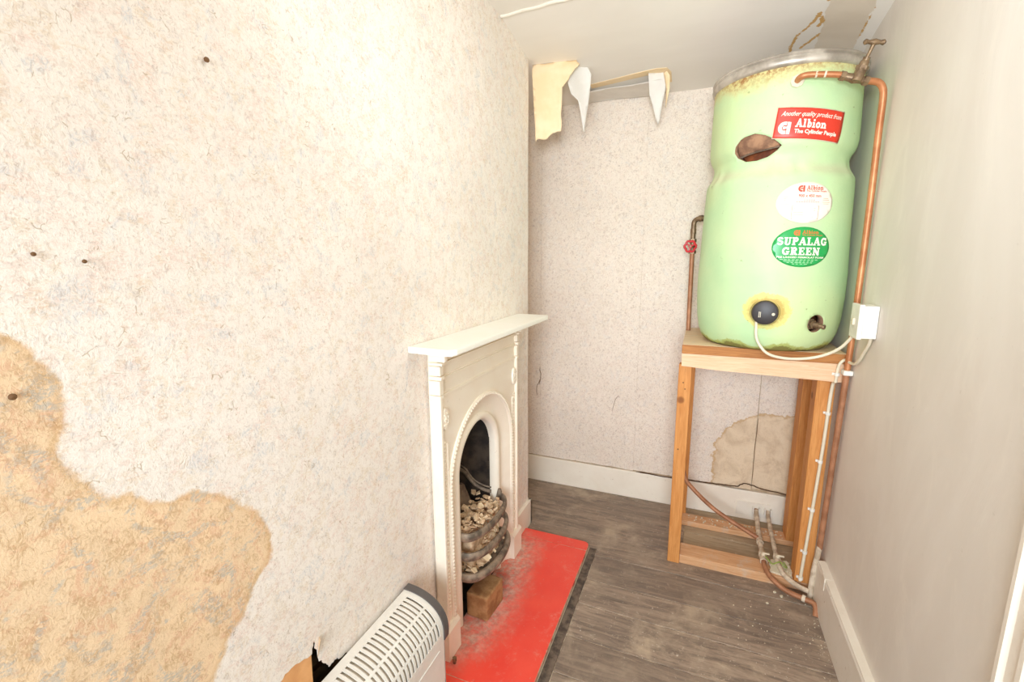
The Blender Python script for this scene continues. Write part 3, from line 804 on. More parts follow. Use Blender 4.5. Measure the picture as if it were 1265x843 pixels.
b = MB(); pts = [(XF-0.24, CY-0.16), (XF-0.24, CY+0.16)] + [(p[0].x, p[0].y) for p in barpath(0, 0.084)][::-1]
b.prism(pts, lambda x, y: (x, y, 0.214), lambda x, y: (x, y, 0.226)); b.build('bottom_grate', m_iron, fp)

# rubble: a heaped mass plus loose countable chunks on top
def chip(b, c, s, rot, flat=0.35):
    Mt = Matrix.Translation(c) @ rot.to_matrix().to_4x4()
    n = random.choice((4, 5, 6)); ring = []
    for k in range(n):
        a_ = 2*PI*k/n + random.uniform(-.35, .35); ring.append((math.cos(a_)*s*random.uniform(.6, 1.1), math.sin(a_)*s*random.uniform(.5, 1.0)))
    th = s*flat
    up = [b.bm.verts.new(Mt @ Vector((x*0.9, y*0.9, th))) for x, y in ring]; dn = [b.bm.verts.new(Mt @ Vector((x, y, -th))) for x, y in ring]
    b.bm.faces.new(up); b.bm.faces.new(dn[::-1])
    for k in range(n): b.bm.faces.new((dn[k], dn[(k+1) % n], up[(k+1) % n], up[k]))
from mathutils import Euler
def ball_in(x, y):   # inside the basket plan
    u = (y-CY)/0.15; return abs(u) < 1 and x < XF-0.036+0.066*math.sqrt(1-u*u)
b = MB()
for zt, x_lo, N in ((0.236, -0.93, 240), (0.30, -0.93, 160), (0.375, -0.93, 330)):
    k = 0
    while k < N:
        x = random.uniform(x_lo, -0.74); y = random.uniform(CY-0.145, CY+0.145)
        if not ball_in(x, y): continue
        z = zt + random.uniform(0, 0.012)
        if zt > 0.4: z = 0.365 + 0.060*math.exp(-((x+0.85)/0.07)**2-((y-CY-0.02)/0.09)**2) + random.uniform(0, 0.012)
        elif zt > 0.3 and random.random() < 0.3: z += 0.04
        chip(b, (x, y, z), random.uniform(0.010, 0.024), Euler((random.uniform(-.7, .7), random.uniform(-.7, .7), random.uniform(0, 6))), random.uniform(.08, .22))
        k += 1
# core under the heap
b.box(-0.93, -0.80, CY-0.12, CY+0.12, 0.23, 0.37, 0.01)
o = b.build('plaster_rubble', m_rubble, base=(-0.86, CY, 0.262)); tag(o, 'broken buff plaster rubble heaped inside the fireplace grate', 'rubble', kind='stuff')
spots = [((-0.752, 1.545, 0.268), .028, (.9, .3, .4), 'largest pale plaster chunk low in the grate behind the bottom bar'), ((-0.758, 1.615, 0.262), .022, (.2, 1.0, 1.2), 'pale plaster chunk low in the middle of the grate'),
         ((-0.750, 1.690, 0.285), .020, (1.0, .4, 2.0), 'pale plaster chunk at the right end of the grate between lower bars'), ((-0.83, 1.645, 0.438), .020, (.3, .2, .5), 'pale plaster chunk on the very top of the rubble heap'),
         ((-0.79, 1.56, 0.400), .018, (.5, .3, 2.2), 'pale plaster chunk on the rubble near the top bar'), ((-0.775, 1.47, 0.256), .018, (.1, .5, .3), 'pale plaster chunk at the left end of the bottom bar')]
for p, s_, r, lab in spots:
    b = MB(); chip(b, p, s_, Euler(r), 0.22)
    tag(b.build('plaster_chunk', m_rubble2, base=p), lab, 'plaster chunk', 'plaster chunks in the fireplace grate')
# brick under the grate
b = MB(); Mt = Matrix.Translation((-0.772, 1.555, 0.075)) @ Matrix.Rotation(math.radians(-4), 4, 'Z')
b.box(-0.05, 0.05, -0.072, 0.072, -0.055, 0.055, 0.008, Mt, 3)
bk = b.build('brick', m_brick, base=(-0.765, 1.58, 0.0205)); tag(bk, 'brown buff brick standing on the hearth under the grate', 'brick')
# small pipe stub beside the heater
b = MB(); b.tube([(-0.758, 1.262, 0.021), (-0.758, 1.262, 0.036)], 0.006, 10); b.tube([(-0.758, 1.262, 0.032), (-0.758, 1.262, 0.043)], 0.009, 6)
tag(b.build('gas_pipe_stub', m_brass, base=(-0.758, 1.262, 0.0205), smooth=True), 'small capped brass pipe stub on the hearth end beside the heater', 'pipe')

# ================================================================ CONVECTOR HEATER
HY0, HY1 = 0.40, 1.075
HXB, HXF = -0.822, -0.680
ZT, ZS = 0.452, 0.335
hm_white = plain('heater_white_enamel', (243, 238, 229), 0.35)
hm_grey = plain('heater_grey_cap', (96, 90, 88), 0.5)
hm_in = plain('heater_grey_inside', (226, 218, 206), 0.5, 0.0)
ht = thing('convector_heater', (-0.75, 0.74, 0), 'white electric convector heater with slotted curved top and dark grey end cap', 'heater')
def hcurve(u, off=0.0):   # u 0..1 back to front over the top
    a_ = PI/2*u
    cx0, cz0 = HXB, ZS
    rx, rz = (HXF-HXB)+off, (ZT-ZS)+off
    return (cx0+rx*math.sin(a_)**0.92, cz0+rz*max(0.0, math.cos(a_))**0.85)
def band(u0, u1, y0, y1, off=0.0, th=0.0025, n=10):
    b = MB(); P = [hcurve(u0+(u1-u0)*k/n, off) for k in range(n+1)]; Q = [hcurve(u0+(u1-u0)*k/n, off-th) for k in range(n+1)]
    b.prism(P+Q[::-1], lambda x, z: (x, y0, z), lambda x, z: (x, y1, z)); return b
b = MB()
b.box(HXF-0.003, HXF, HY0, HY1, 0.06, ZS, 0.001); b.box(HXB, HXB+0.003, HY0, HY1, 0.06, ZT-0.002, 0.001)
b.build('body', hm_white, ht)
b = MB(); b.box(HXF-0.001, HXF+0.002, HY0+0.02, HY1-0.03, ZS-0.040, ZS-0.036, 0.0008); b.build('seam', hm_white, ht)
segs = ((0.10, 0.40), (0.44, 0.71), (0.745, 0.965))
for u0, u1 in ((0.0, 0.10), (0.40, 0.44), (0.71, 0.745), (0.965, 1.0)):
    band(u0, u1, HY0, HY1-0.012, 0, 0.003, 4).build('grille_rail', hm_white, ht, smooth=True, auto=30)
pitch_h = 0.0168
k = 0; y = HY1-0.012
band(0.0, 1.0, HY1-0.024, HY1-0.004, 0, 0.003, 16).build('grille_frame', hm_white, ht, smooth=True, auto=30)
y = HY1-0.024-0.0085
while y > HY0:
    band(0.08, 0.98, y-0.0078, y, -0.0003, 0.004, 14).build('slat', hm_white, ht, smooth=True, auto=30)
    y -= pitch_h
b = band(0.02, 0.98, HY0, HY1-0.01, -0.010, 0.002, 14); b.build('inner_liner', hm_in, ht, smooth=True, auto=30)
b = MB(); P = [hcurve(k/20, 0.004) for k in range(21)]
P = P + [(HXF+0.004, ZS-0.03), (HXF+0.004, 0.06), (HXB-0.004, 0.06), (HXB-0.004, ZT)]
b.bm.free(); b = MB(); P = [(HXB-0.004, 0.34)] + [(HXB-0.004, ZT+0.004)] + [hcurve(k/20, 0.004) for k in range(21)] + [(HXF+0.004, ZS-0.02), (HXF-0.01, ZS-0.03)]
b.prism(P, lambda x, z: (x, HY1-0.004, z), lambda x, z: (x, HY1+0.022, z))
bmesh.ops.bevel(b.bm, geom=[e for e in b.bm.edges], offset=0.002, segments=1, affect='EDGES')
tag(b.build('end_cap', hm_grey, ht, smooth=True, auto=30), label='dark grey curved plastic end cap')
b = MB(); b.box(HXB, HXF, HY1-0.004, HY1+0.001, 0.06, ZS, 0.001); b.build('end_panel', hm_white, ht)
for yy in (HY0+0.08, HY1-0.09):
    b = MB(); b.box(HXB-0.0, HXF+0.04, yy-0.02, yy+0.02, 0.0, 0.015, 0.004); b.box(HXB+0.04, HXF-0.03, yy-0.015, yy+0.015, 0.014, 0.065, 0.003); b.build('foot', hm_grey, ht)

# ================================================================ TIMBER STAND
st = thing('timber_stand', (0.26, 2.42, 0), 'rough orange pine timber stand carrying the green tank in the corner', 'stand')
def beam(name, x0, x1, y0, y1, z0, z1, mat, tw=0.0, label=None):
    b = MB(); b.box(x0, x1, y0, y1, z0, z1, 0.003)
    if tw:
        cx_, cy_ = (x0+x1)/2, (y0+y1)/2
        bmesh.ops.rotate(b.bm, verts=b.bm.verts, cent=(cx_, cy_, z0), matrix=Matrix.Rotation(tw, 3, 'Z'))
    o = b.build(name, mat, st)
    if label: o['label'] = label
    return o
ZTOP = 1.118
beam('tabletop', -0.058, 0.562, 2.160, 2.70, 1.078, ZTOP, m_pine_top)
beam('top_edge', -0.0585, 0.562, 2.152, 2.1605, 1.077, ZTOP-0.001, m_pine_x2, label='darker orange front edge of the top board')
b = MB()   # front rail, slightly deeper towards the right
b.prism([(-0.057, 1.0765), (0.562, 1.0765), (0.562, 1.000), (0.1, 1.010), (-0.057, 1.018)], lambda x, z: (x, 2.158, z), lambda x, z: (x, 2.198, z)); b.build('rail', m_pine_x, st)
beam('rail', -0.05, 0.555, 2.64, 2.68, 1.01, 1.076, m_pine_x)
beam('rail', -0.056, -0.02, 2.20, 2.64, 1.02, 1.076, m_pine_y)
beam('rail', 0.52, 0.556, 2.20, 2.64, 1.02, 1.076, m_pine_y)
beam('leg', -0.068, -0.012, 2.199, 2.245, 0.0, 1.017, m_pine_v)
beam('leg', -0.050, 0.004, 2.645, 2.70, 0.0, 1.075, m_pine_v)
beam('leg', 0.480, 0.546, 2.200, 2.290, 0.045, 1.019, m_pine_v)
beam('leg', 0.500, 0.560, 2.560, 2.665, 0.03, 1.019, m_pine_v)
beam('foot_plate', -0.012, 0.546, 2.205, 2.315, 0.001, 0.046, m_pine_low)
beam('foot_plate', -0.05, 0.56, 2.56, 2.645, 0.001, 0.031, m_pine_low)
for x_, z_ in ((-0.045, 0.93), (-0.036, 0.90), (-0.05, 0.60)):
    b = MB(); b.tube([(x_, 2.1965, z_), (x_, 2.199, z_)], 0.0033, 8); b.build('nail_head', m_nail, st)

# board patch on back skirting
b = MB(); b.box(0.275, 0.445, YB-0.024, YB-0.0185, 0.030, 0.112, 0.001)
tag(b.build('skirting_patch', m_gloss, base=(0.36, YB-0.02, 0.03)), 'small cream patch board fixed to the skirting behind the stand', 'patch board')

# ================================================================ WATER CYLINDER
TC = Vector((0.280, 2.365))
PZ = [1.118, 1.128, 1.145, 1.18, 1.24, 1.34, 1.44, 1.56, 1.68, 1.75, 1.795, 1.815, 1.828, 1.845, 1.87, 1.895, 1.912, 1.930, 1.96, 2.05, 2.20, 2.215]
PR = [0.232, 0.250, 0.263, 0.277, 0.287, 0.2915, 0.2925, 0.289, 0.2835, 0.281, 0.2795, 0.276, 0.266, 0.256, 0.251, 0.252, 0.262, 0.271, 0.2745, 0.2745, 0.271, 0.270]
def rad(z): return float(np.interp(z, PZ, PR))
def radm(th, z):
    r = rad(z)
    fold = 0.0035*math.sin(th*17+3*math.sin(th*5))*math.exp(-((z-1.835)/0.03)**2)
    low = 0.004*noise.noise(Vector((math.cos(th)*2.2, math.sin(th)*2.2, z*5)))
    return r + fold + low*min(1, (z-1.118)*12)
def cyl(th, z, off=0.0):   # th in radians, 0 faces -Y, + towards +X
    r = radm(th, z)+off
    return Vector((TC.x+r*math.sin(th), TC.y-r*math.cos(th), z))
K = 0.28
D2 = math.radians
tank = thing('water_cylinder', (TC.x, TC.y, ZTOP), 'tall pale green foam-lagged hot water cylinder standing on the timber stand', 'water cylinder')
tear_px = [(-43, 1.920), (-41.5, 1.944), (-37, 1.966), (-34, 1.973), (-30, 1.976), (-25.6, 1.979), (-18.2, 1.968), (-11.5, 1.949), (-5.4, 1.924), (-8.5, 1.908), (-15.7, 1.889), (-24.4, 1.880), (-33.8, 1.882), (-41.1, 1.900)]
tear_h = [(D2(a)*K, z) for a, z in tear_px]
circ = lambda a0, z0, r, n=20: [(D2(a0)*K+r*math.cos(2*PI*k/n), z0+r*math.sin(2*PI*k/n)) for k in range(n)]
drain_h = circ(33, 1.240, 0.036); heat_h = circ(-6.4, 1.283, 0.040)
def a_yellow(a, z):
    return 0.078*(1+0.0*a) - np.hypot((a-D2(-5.5)*K)*0.92, (z-1.288)*1.05)
def a_rust(a, z):
    side = np.where(a < 0, 1.0, 0.55)
    return (z-2.200) + 0.020*np.exp(-((a+0.16)/0.13)**2) + 0.012*side
W = PI*K
foot = rag([(-W, 1.118), (W, 1.118)], 120, 0.0, 1)
me = cdt_sheet([(-W, 1.118), (W, 1.118), (W, 2.212), (-W, 2.212)], [tear_h, drain_h, heat_h], 0.0125, lambda a, z: cyl(a/K, z),
               {'yellow': a_yellow, 'rust': a_rust, 'foot': lambda a, z: 1.152-z+0.01*np.sin(a*30), 'band': lambda a, z: np.exp(-((z-1.835)/0.022)**2)})
bm = bmesh.new(); bm.from_mesh(me); bmesh.ops.remove_doubles(bm, verts=bm.verts, dist=0.0008)
bmesh.ops.recalc_face_normals(bm, faces=bm.faces); bm.to_mesh(me)
f0 = bm.faces[:][0]; outw = f0.normal.dot(f0.calc_center_median()-Vector((TC.x, TC.y, f0.calc_center_median().z))) > 0; bm.free()
jk = link_mesh('foam_jacket', me, [m_foam, m_rust], tank, smooth=True)
so = solid(jk, 0.028, -1 if outw else 1); so = jk.modifiers[0]; so.material_offset_rim = 1
b = MB(); b.lathe([(0, 1.1185), (0.20, 1.1185), (0.222, 1.14), (0.222, 2.18), (0.21, 2.205), (0, 2.209)], Matrix.Translation((TC.x, TC.y, 0)), 48)
b.build('copper_shell', m_innercu, tank, smooth=True)
b = MB(); b.lathe([(0.262, 2.200), (0.2735, 2.200), (0.2805, 2.206), (0.283, 2.216), (0.2815, 2.226), (0.277, 2.231), (0.283, 2.236), (0.281, 2.244), (0.273, 2.247), (0.262, 2.243), (0.262, 2.200)], Matrix.Translation((TC.x, TC.y, 0)), 72)
tag(b.build('rim', m_zinc, tank, smooth=True, auto=60), label='grey galvanised rolled metal rim')
b = MB(); b.lathe([(0, 2.225), (0.262, 2.220), (0.262, 2.212), (0, 2.215)], Matrix.Translation((TC.x, TC.y, 0)), 48); b.build('lid', m_zinc, tank)
# flap inside the tear
fl_poly = [(-42, 1.905), (-40.5, 1.950), (-34, 1.978), (-25.6, 1.984), (-18.2, 1.973), (-11.5, 1.954), (-6.2, 1.925), (-14, 1.921), (-24, 1.916), (-33, 1.911)]
me = cdt_sheet([(D2(a)*K, z) for a, z in fl_poly], [], 0.008, lambda a, z: cyl(a/K, z, -0.006-0.012*max(0, (1.965-z)/0.05)))
o = link_mesh('torn_flap', me, m_rust, tank, smooth=True); solid(o, 0.004, 0)
# thick cut edge of the flap
b = MB(); b.tube([cyl(D2(a), z, -0.015) for a, z in ((-41, 1.903), (-33, 1.910), (-24, 1.915), (-14, 1.920), (-7, 1.924))], 0.004, 8)
b.build('flap_edge', m_cheek, o, smooth=True)
# white washer and pipe entry
def frame(th, z, off=0.0):
    p = cyl(th, z, off); nrm = Vector((math.sin(th), -math.cos(th), 0)); tx = Vector((math.cos(th), math.sin(th), 0))
    m = Matrix.Identity(4)
    for i in range(3): m[i][0], m[i][1], m[i][2], m[i][3] = tx[i], (0, 0, 1)[i], nrm[i], p[i]
    return m
b = MB(); b.lathe([(0.0, 0.006), (0.022, 0.006), (0.024, 0.003), (0.024, -0.004), (0, -0.004)], frame(D2(1), 2.143), 8); b.build('hex_washer', m_flange, tank)
# immersion heater cap
Mh = frame(D2(-6.4), 1.283, -0.012)
b = MB(); b.lathe([(0, 0.0), (0.052, 0.0), (0.054, 0.010), (0.053, 0.013)], Mh, 40); b.lathe([(0.0, 0.034), (0.040, 0.034), (0.046, 0.031), (0.0485, 0.024), (0.0495, 0.004), (0.0, 0.004)], Mh, 40)
tag(b.build('immersion_heater_cap', m_black, tank, smooth=True, auto=35), label='round black immersion heater cap')
b = MB(); b.lathe([(0.0, 0.0365), (0.0055, 0.036), (0.006, 0.034)], Mh @ Matrix.Translation((0.030, -0.004, 0)), 14); b.build('screw', m_flange, tank)
# drain cock in its recess
Md = frame(D2(33), 1.238, -0.05)
b = MB(); b.lathe([(0, 0), (0.024, 0), (0.024, 0.03), (0.017, 0.034), (0.017, 0.044), (0.0, 0.044)], Md @ Matrix.Translation((-0.004, -0.002, 0)), 6)
Ms = Md @ Matrix.Translation((0.002, -0.004, 0.040)) @ Matrix.Rotation(D2(22), 4, 'Y') @ Matrix.Rotation(D2(8), 4, 'X')
b.lathe([(0, 0), (0.0125, 0), (0.0125, 0.018), (0.0095, 0.020), (0.0085, 0.034), (0.0105, 0.036), (0.0095, 0.040), (0.0045, 0.040), (0.0045, 0.030), (0, 0.030)], Ms, 16)
b.build('drain_cock', m_brass, tank, smooth=True, auto=35)

# ---- stickers and lettering, wrapped on the jacket
def wrap(th0, z0, rot):
    c_, s_ = math.cos(rot), math.sin(rot)
    def f(u, v, off):
        a = u*c_-v*s_; zz = z0+u*s_+v*c_
        return cyl(th0+a/0.284, zz, off)
    return f
def sticker(name, outl, f, mat, parent, off=0.0012, step=0.012):
    me = cdt_sheet(outl, [], step, lambda u, v: f(u, v, off)); 
    o = link_mesh(name, me, mat, parent, smooth=True); solid(o, 0.0006, 0); return o
def text_verts(body, size, shear=0.0, bold=0.0):
    cu = bpy.data.curves.new('lettering', 'FONT'); cu.body = body; cu.size = size; cu.shear = shear; cu.offset = bold
    cu.align_x = 'LEFT'; cu.resolution_u = 2
    ob = bpy.data.objects.new('lettering', cu); COL.objects.link(ob)
    dg = bpy.context.evaluated_depsgraph_get(); dg.update()
    m2 = bpy.data.meshes.new_from_object(ob.evaluated_get(dg))
    bpy.data.objects.remove(ob)
    V = [(v.co.x, v.co.y) for v in m2.vertices]; Fs = [tuple(p.vertices) for p in m2.polygons]
    return V, Fs
def place_text(name, VF, x0, x1, y0, y1, f, mat, parent, off=0.0022, thick=0.0):
    V, Fs = VF; A = np.array(V); mn, mx = A.min(0), A.max(0)
    me = bpy.data.meshes.new(name)
    me.from_pydata([f(x0+(x-mn[0])/(mx[0]-mn[0])*(x1-x0), y0+(y-mn[1])/(mx[1]-mn[1])*(y1-y0), off) for x, y in V], [], Fs)
    bm = bmesh.new(); bm.from_mesh(me); bmesh.ops.recalc_face_normals(bm, faces=bm.faces); bm.to_mesh(me); bm.free()
    return link_mesh(name, me, mat, parent)
# slab-serif letters built from strokes
def slab_word(word, T=0.24, H=0.16, gap=0.14, italic=0.0):
    V, Fs = [], []
    def quad(pts):
        s = len(V); V.extend(pts); Fs.append(tuple(range(s, s+len(pts))))
    def bar(x0, y0, x1, y1): quad([(x0, y0), (x1, y0), (x1, y1), (x0, y1)])
    def stroke(P, tk):
        for (ax, ay), (bx, by) in zip(P, P[1:]):
            L = math.hypot(bx-ax, by-ay) or 1; nx, ny = -(by-ay)/L*tk/2, (bx-ax)/L*tk/2
            ex, ey = (bx-ax)/L*tk*0.12, (by-ay)/L*tk*0.12
            quad([(ax-nx-ex, ay-ny-ey), (bx-nx+ex, by-ny+ey), (bx+nx+ex, by+ny+ey), (ax+nx-ex, ay+ny-ey)])
    def arc(cx, cy, rx, ry, a0, a1, tk, n=8):
        stroke([(cx+rx*math.cos(D2(a0+(a1-a0)*k/n)), cy+ry*math.sin(D2(a0+(a1-a0)*k/n))) for k in range(n+1)], tk)
    x = 0.0
    for ch in word:
        w_ = 0.8; o = x
        if ch in 'SUPALGREN':
            if ch == 'S':
                arc(o+.38, .73, .26, .19, 20, 270, T*.8); arc(o+.38, .30, .28, .20, 90, -160, T*.8); w_ = .78
            elif ch == 'U':
                bar(o+.08, .3, o+.08+T, 1); bar(o+.72-T*.6, .3, o+.72, 1); arc(o+.40, .32, .24, .24, 180, 360, T*.8)
                bar(o-.02, 1-H, o+.42, 1); bar(o+.50, 1-H, o+.84, 1); w_ = .84
            elif ch == 'P' or ch == 'R':
                bar(o+.10, 0, o+.10+T, 1); bar(o, 1-H, o+.45, 1); bar(o, 0, o+.44, H); arc(o+.42, .72, .22, .20, 90, -90, T*.9); bar(o+.3, .44, o+.45, .58); bar(o+.3, 1-H, o+.48, 1)
                w_ = .76
                if ch == 'R': stroke([(o+.42, .5), (o+.66, .08)], T); bar(o+.55, 0, o+.86, H); w_ = .86
            elif ch == 'A':
                stroke([(o+.12, .05), (o+.44, .97)], T*.6); stroke([(o+.44, .97), (o+.76, .05)], T); bar(o+.25, .26, o+.65, .26+H*.9); bar(o-.04, 0, o+.32, H); bar(o+.54, 0, o+.96, H); w_ = .92
            elif ch == 'L':
                bar(o+.10, 0, o+.10+T, 1); bar(o, 1-H, o+.46, 1); bar(o, 0, o+.72, H); bar(o+.60, 0, o+.74, .36); w_ = .76
            elif ch == 'G':
                arc(o+.44, .5, .32, .39, 45, 320, T*.9, 12); bar(o+.46, .38, o+.88, .38+H*.9); bar(o+.60, .06, o+.80, .42); bar(o+.66, .66, o+.80, .98); w_ = .88
            elif ch == 'E':
                bar(o+.10, 0, o+.10+T, 1); bar(o, 1-H, o+.72, 1); bar(o, 0, o+.76, H); bar(o+.3, .44, o+.56, .58); bar(o+.60, .70, o+.72, 1); bar(o+.62, 0, o+.76, .32); bar(o+.50, .36, o+.58, .66); w_ = .78
            elif ch == 'N':
                bar(o+.10, 0, o+.10+T*.7, 1); bar(o+.66, 0, o+.66+T*.7, 1); stroke([(o+.14, .96), (o+.76, .06)], T); bar(o-.02, 1-H, o+.34, 1); bar(o, 0, o+.38, H); bar(o+.54, 1-H, o+.94, 1); w_ = .92
        else:
            if ch == 'l': bar(o+.10, 0, o+.10+T, 1); bar(o, 1-H, o+.2, 1); bar(o, 0, o+.46, H); w_ = .46
            elif ch == 'i': bar(o+.10, 0, o+.10+T, .66); bar(o, .66-H, o+.2, .66); bar(o, 0, o+.46, H); bar(o+.10, .78, o+.10+T, 1); w_ = .46
            elif ch == 'b': bar(o+.10, 0, o+.10+T, 1); bar(o, 1-H, o+.2, 1); arc(o+.38, .34, .22, .26, 150, -150, T*.85, 9); w_ = .70
            elif ch == 'o': arc(o+.34, .34, .24, .26, 0, 360, T*.9, 12); w_ = .68
            elif ch == 'n': bar(o+.10, 0, o+.10+T, .66); bar(o, .66-H, o+.2, .66); bar(o, 0, o+.42, H); bar(o+.54, 0, o+.54+T, .5); arc(o+.46, .40, .19, .20, 0, 150, T*.8, 6); bar(o+.48, 0, o+.88, H); w_ = .88
        x += w_+gap*0.6
    V = [(a+italic*c, c) for a, c in V]
    return V, Fs
def emblem():
    V, Fs = [], []
    def quad(p): s = len(V); V.extend(p); Fs.append(tuple(range(s, s+len(p))))
    def arc(cx, cy, r0x, r0y, r1x, r1y, a0, a1, n=10):
        for k in range(n):
            A, B = D2(a0+(a1-a0)*k/n), D2(a0+(a1-a0)*(k+1)/n)
            quad([(cx+r0x*math.cos(A), cy+r0y*math.sin(A)), (cx+r1x*math.cos(A), cy+r1y*math.sin(A)), (cx+r1x*math.cos(B), cy+r1y*math.sin(B)), (cx+r0x*math.cos(B), cy+r0y*math.sin(B))])
    arc(.5, .5, .5, .5, .18, .22, 90, 270, 12)
    quad([(.5, .72), (.66, .72), (.66, 1), (.5, 1)]); quad([(.5, 0), (.66, 0), (.66, .28), (.5, .28)])
    quad([(.72, 0), (1, 0), (1, .95), (.72, 1)]); quad([(.40, .40), (.58, .40), (.58, .62), (.40, .62)]); quad([(.58, .44), (.72, .44), (.72, .60), (.58, .60)])
    return V, Fs
m_sred = plain('sticker_red', (226, 62, 44), 0.35); m_sred2 = plain('sticker_red_print', (206, 88, 64), 0.5)
m_swhite = plain('sticker_white', (250, 240, 224), 0.4); m_sgreen = plain('sticker_green', (38, 168, 84), 0.3)
m_sor = plain('sticker_orange_print', (224, 122, 60), 0.5); m_sfaint = plain('sticker_faint_print', (216, 172, 148), 0.6)
m_sfaintg = plain('sticker_pale_green_print', (176, 224, 176), 0.6)
# red rectangle
f = wrap(D2(13.6), 1.991, D2(-6.2)); hw, hh = 0.125, 0.0535
s0 = sticker('red_sticker', [(-hw-.003, -hh-.003), (hw+.003, -hh-.003), (hw+.003, hh+.003), (-hw-.003, hh+.003)], f, m_flange, tank)
sr = sticker('red_field', [(-hw, -hh), (hw, -hh), (hw, hh), (-hw, hh)], f, m_sred, s0, 0.0020)
tag(s0, label='red rectangular sticker with white lettering')
place_text('lettering', text_verts('Another quality product from', 1, 0.45, 0.01), -0.110, 0.114, 0.019, 0.041, f, m_swhite, s0, 0.0030)
place_text('lettering', slab_word('Albion', 0.26, 0.16), -0.055, 0.055, -0.016, 0.016, f, m_swhite, s0, 0.0030)
place_text('lettering', text_verts('The Cylinder People', 1, 0, 0.035), -0.055, 0.104, -0.040, -0.021, f, m_swhite, s0, 0.0030)
place_text('emblem', emblem(), -0.112, -0.070, -0.040, 0.004, f, m_swhite, s0, 0.0030)
# white oval
ell = lambda a, b_, n=40: [(a*math.cos(2*PI*k/n), b_*math.sin(2*PI*k/n)) for k in range(n)]
f = wrap(D2(15), 1.706, D2(-1.5))
s1 = sticker('white_oval_sticker', ell(0.104, 0.0765), f, m_swhite, tank); tag(s1, label='cream white oval sticker with small red print')
place_text('emblem', emblem(), -0.034, -0.010, 0.040, 0.064, f, m_sred2, s1)
place_text('lettering', slab_word('Albion', 0.24, 0.15), -0.004, 0.058, 0.047, 0.064, f, m_sred2, s1)
place_text('lettering', text_verts('The Cylinder People', 1, 0, 0.02), -0.004, 0.072, 0.038, 0.0465, f, m_sred2, s1)
place_text('lettering', text_verts('900 x 450 mm', 1, 0, 0.02), -0.030, 0.052, 0.020, 0.0315, f, m_sred2, s1)
def bars(rects):
    V, Fs = [], []
    for x0, x1, y0, y1 in rects:
        s = len(V); V.extend([(x0, y0), (x1, y0), (x1, y1), (x0, y1)]); Fs.append((s, s+1, s+2, s+3))
    return V, Fs
def place_raw(name, VF, f, mat, parent, off=0.0022):
    V, Fs = VF; A = np.array(V); mn, mx = A.min(0), A.max(0)
    o = place_text(name, VF, mn[0], mx[0], mn[1], mx[1], f, mat, parent, off); o['kind'] = 'stuff'; return o
rr = random.Random(2)
place_raw('small_print', bars([(x, x+0.006, y, y+0.0016) for y in (0.009, 0.002) for x in [-0.036+0.0085*k for k in range(10)] if not (y > .005 and abs(x-0.004) > 0.02)]), f, m_sred2, s1)
place_raw('print_box', bars([(-0.048, 0.048, -0.0125, -0.0113), (-0.048, 0.048, -0.0605, -0.0593), (-0.048, -0.0468, -0.0605, -0.0113), (0.0468, 0.048, -0.0605, -0.0113)]), f, m_sred2, s1)
place_raw('small_print', bars([(-0.042, -0.042+rr.uniform(.03, .08), y, y+0.0012) for y in (-0.021, -0.029, -0.037, -0.045, -0.053)]), f, m_sfaint, s1)
place_raw('small_print', bars([(-0.083+0.003*k, -0.066-0.003*k, 0.020-0.006*k, 0.022-0.006*k) for k in range(3)] + [(0.062, 0.082, 0.016, 0.018), (0.060, 0.086, 0.010, 0.012), (0.060, 0.090, 0.002, 0.0035), (0.064, 0.086, -0.004, -0.0025), (-0.090, -0.060, -0.006, -0.0045)]), f, m_sfaint, s1)
# green oval
f = wrap(D2(15), 1.540, D2(-1.5))
s2 = sticker('green_oval_sticker', ell(0.104, 0.0765), f, m_sgreen, tank); tag(s2, label='green oval sticker with white slab lettering')
place_text('emblem', emblem(), -0.036, -0.014, 0.043, 0.064, f, m_sor, s2)
place_text('lettering', slab_word('Albion', 0.24, 0.15), -0.006, 0.054, 0.050, 0.064, f, m_sor, s2)
place_text('lettering', text_verts('The Cylinder People', 1, 0, 0.02), -0.006, 0.070, 0.041, 0.0485, f, m_sor, s2)
place_text('lettering', slab_word('SUPALAG', 0.27, 0.15), -0.088, 0.090, 0.006, 0.038, f, m_swhite, s2)
place_text('lettering', slab_word('GREEN', 0.27, 0.15), -0.068, 0.064, -0.032, 0.001, f, m_swhite, s2)
place_text('lettering', text_verts('PRE LAGGED FERMOLAT FOAM', 1, 0, 0.03), -0.084, 0.082, -0.0425, -0.0355, f, m_swhite, s2)
place_raw('small_print', bars([(x, x+rr.uniform(.006, .012), y, y+0.0024) for y, h_ in ((-0.0495, .072), (-0.0550, .060), (-0.0605, .048), (-0.0660, .030)) for x in [-h_+0.0135*k for k in range(int(2*h_/0.0135))]]), f, m_sfaintg, s2)
# marking on heater cap
me = bpy.data.meshes.new('cap_mark'); V, Fs = bars([(-0.022, -0.018, -0.018+0.006*k, -0.014+0.006*k) for k in range(4)] + [(-0.016, -0.014, -0.018, 0.004)])
me.from_pydata([Mh @ Vector((x, y, 0.0346)) for x, y in V], [], Fs)
link_mesh('cap_mark', me, m_flange, tank)

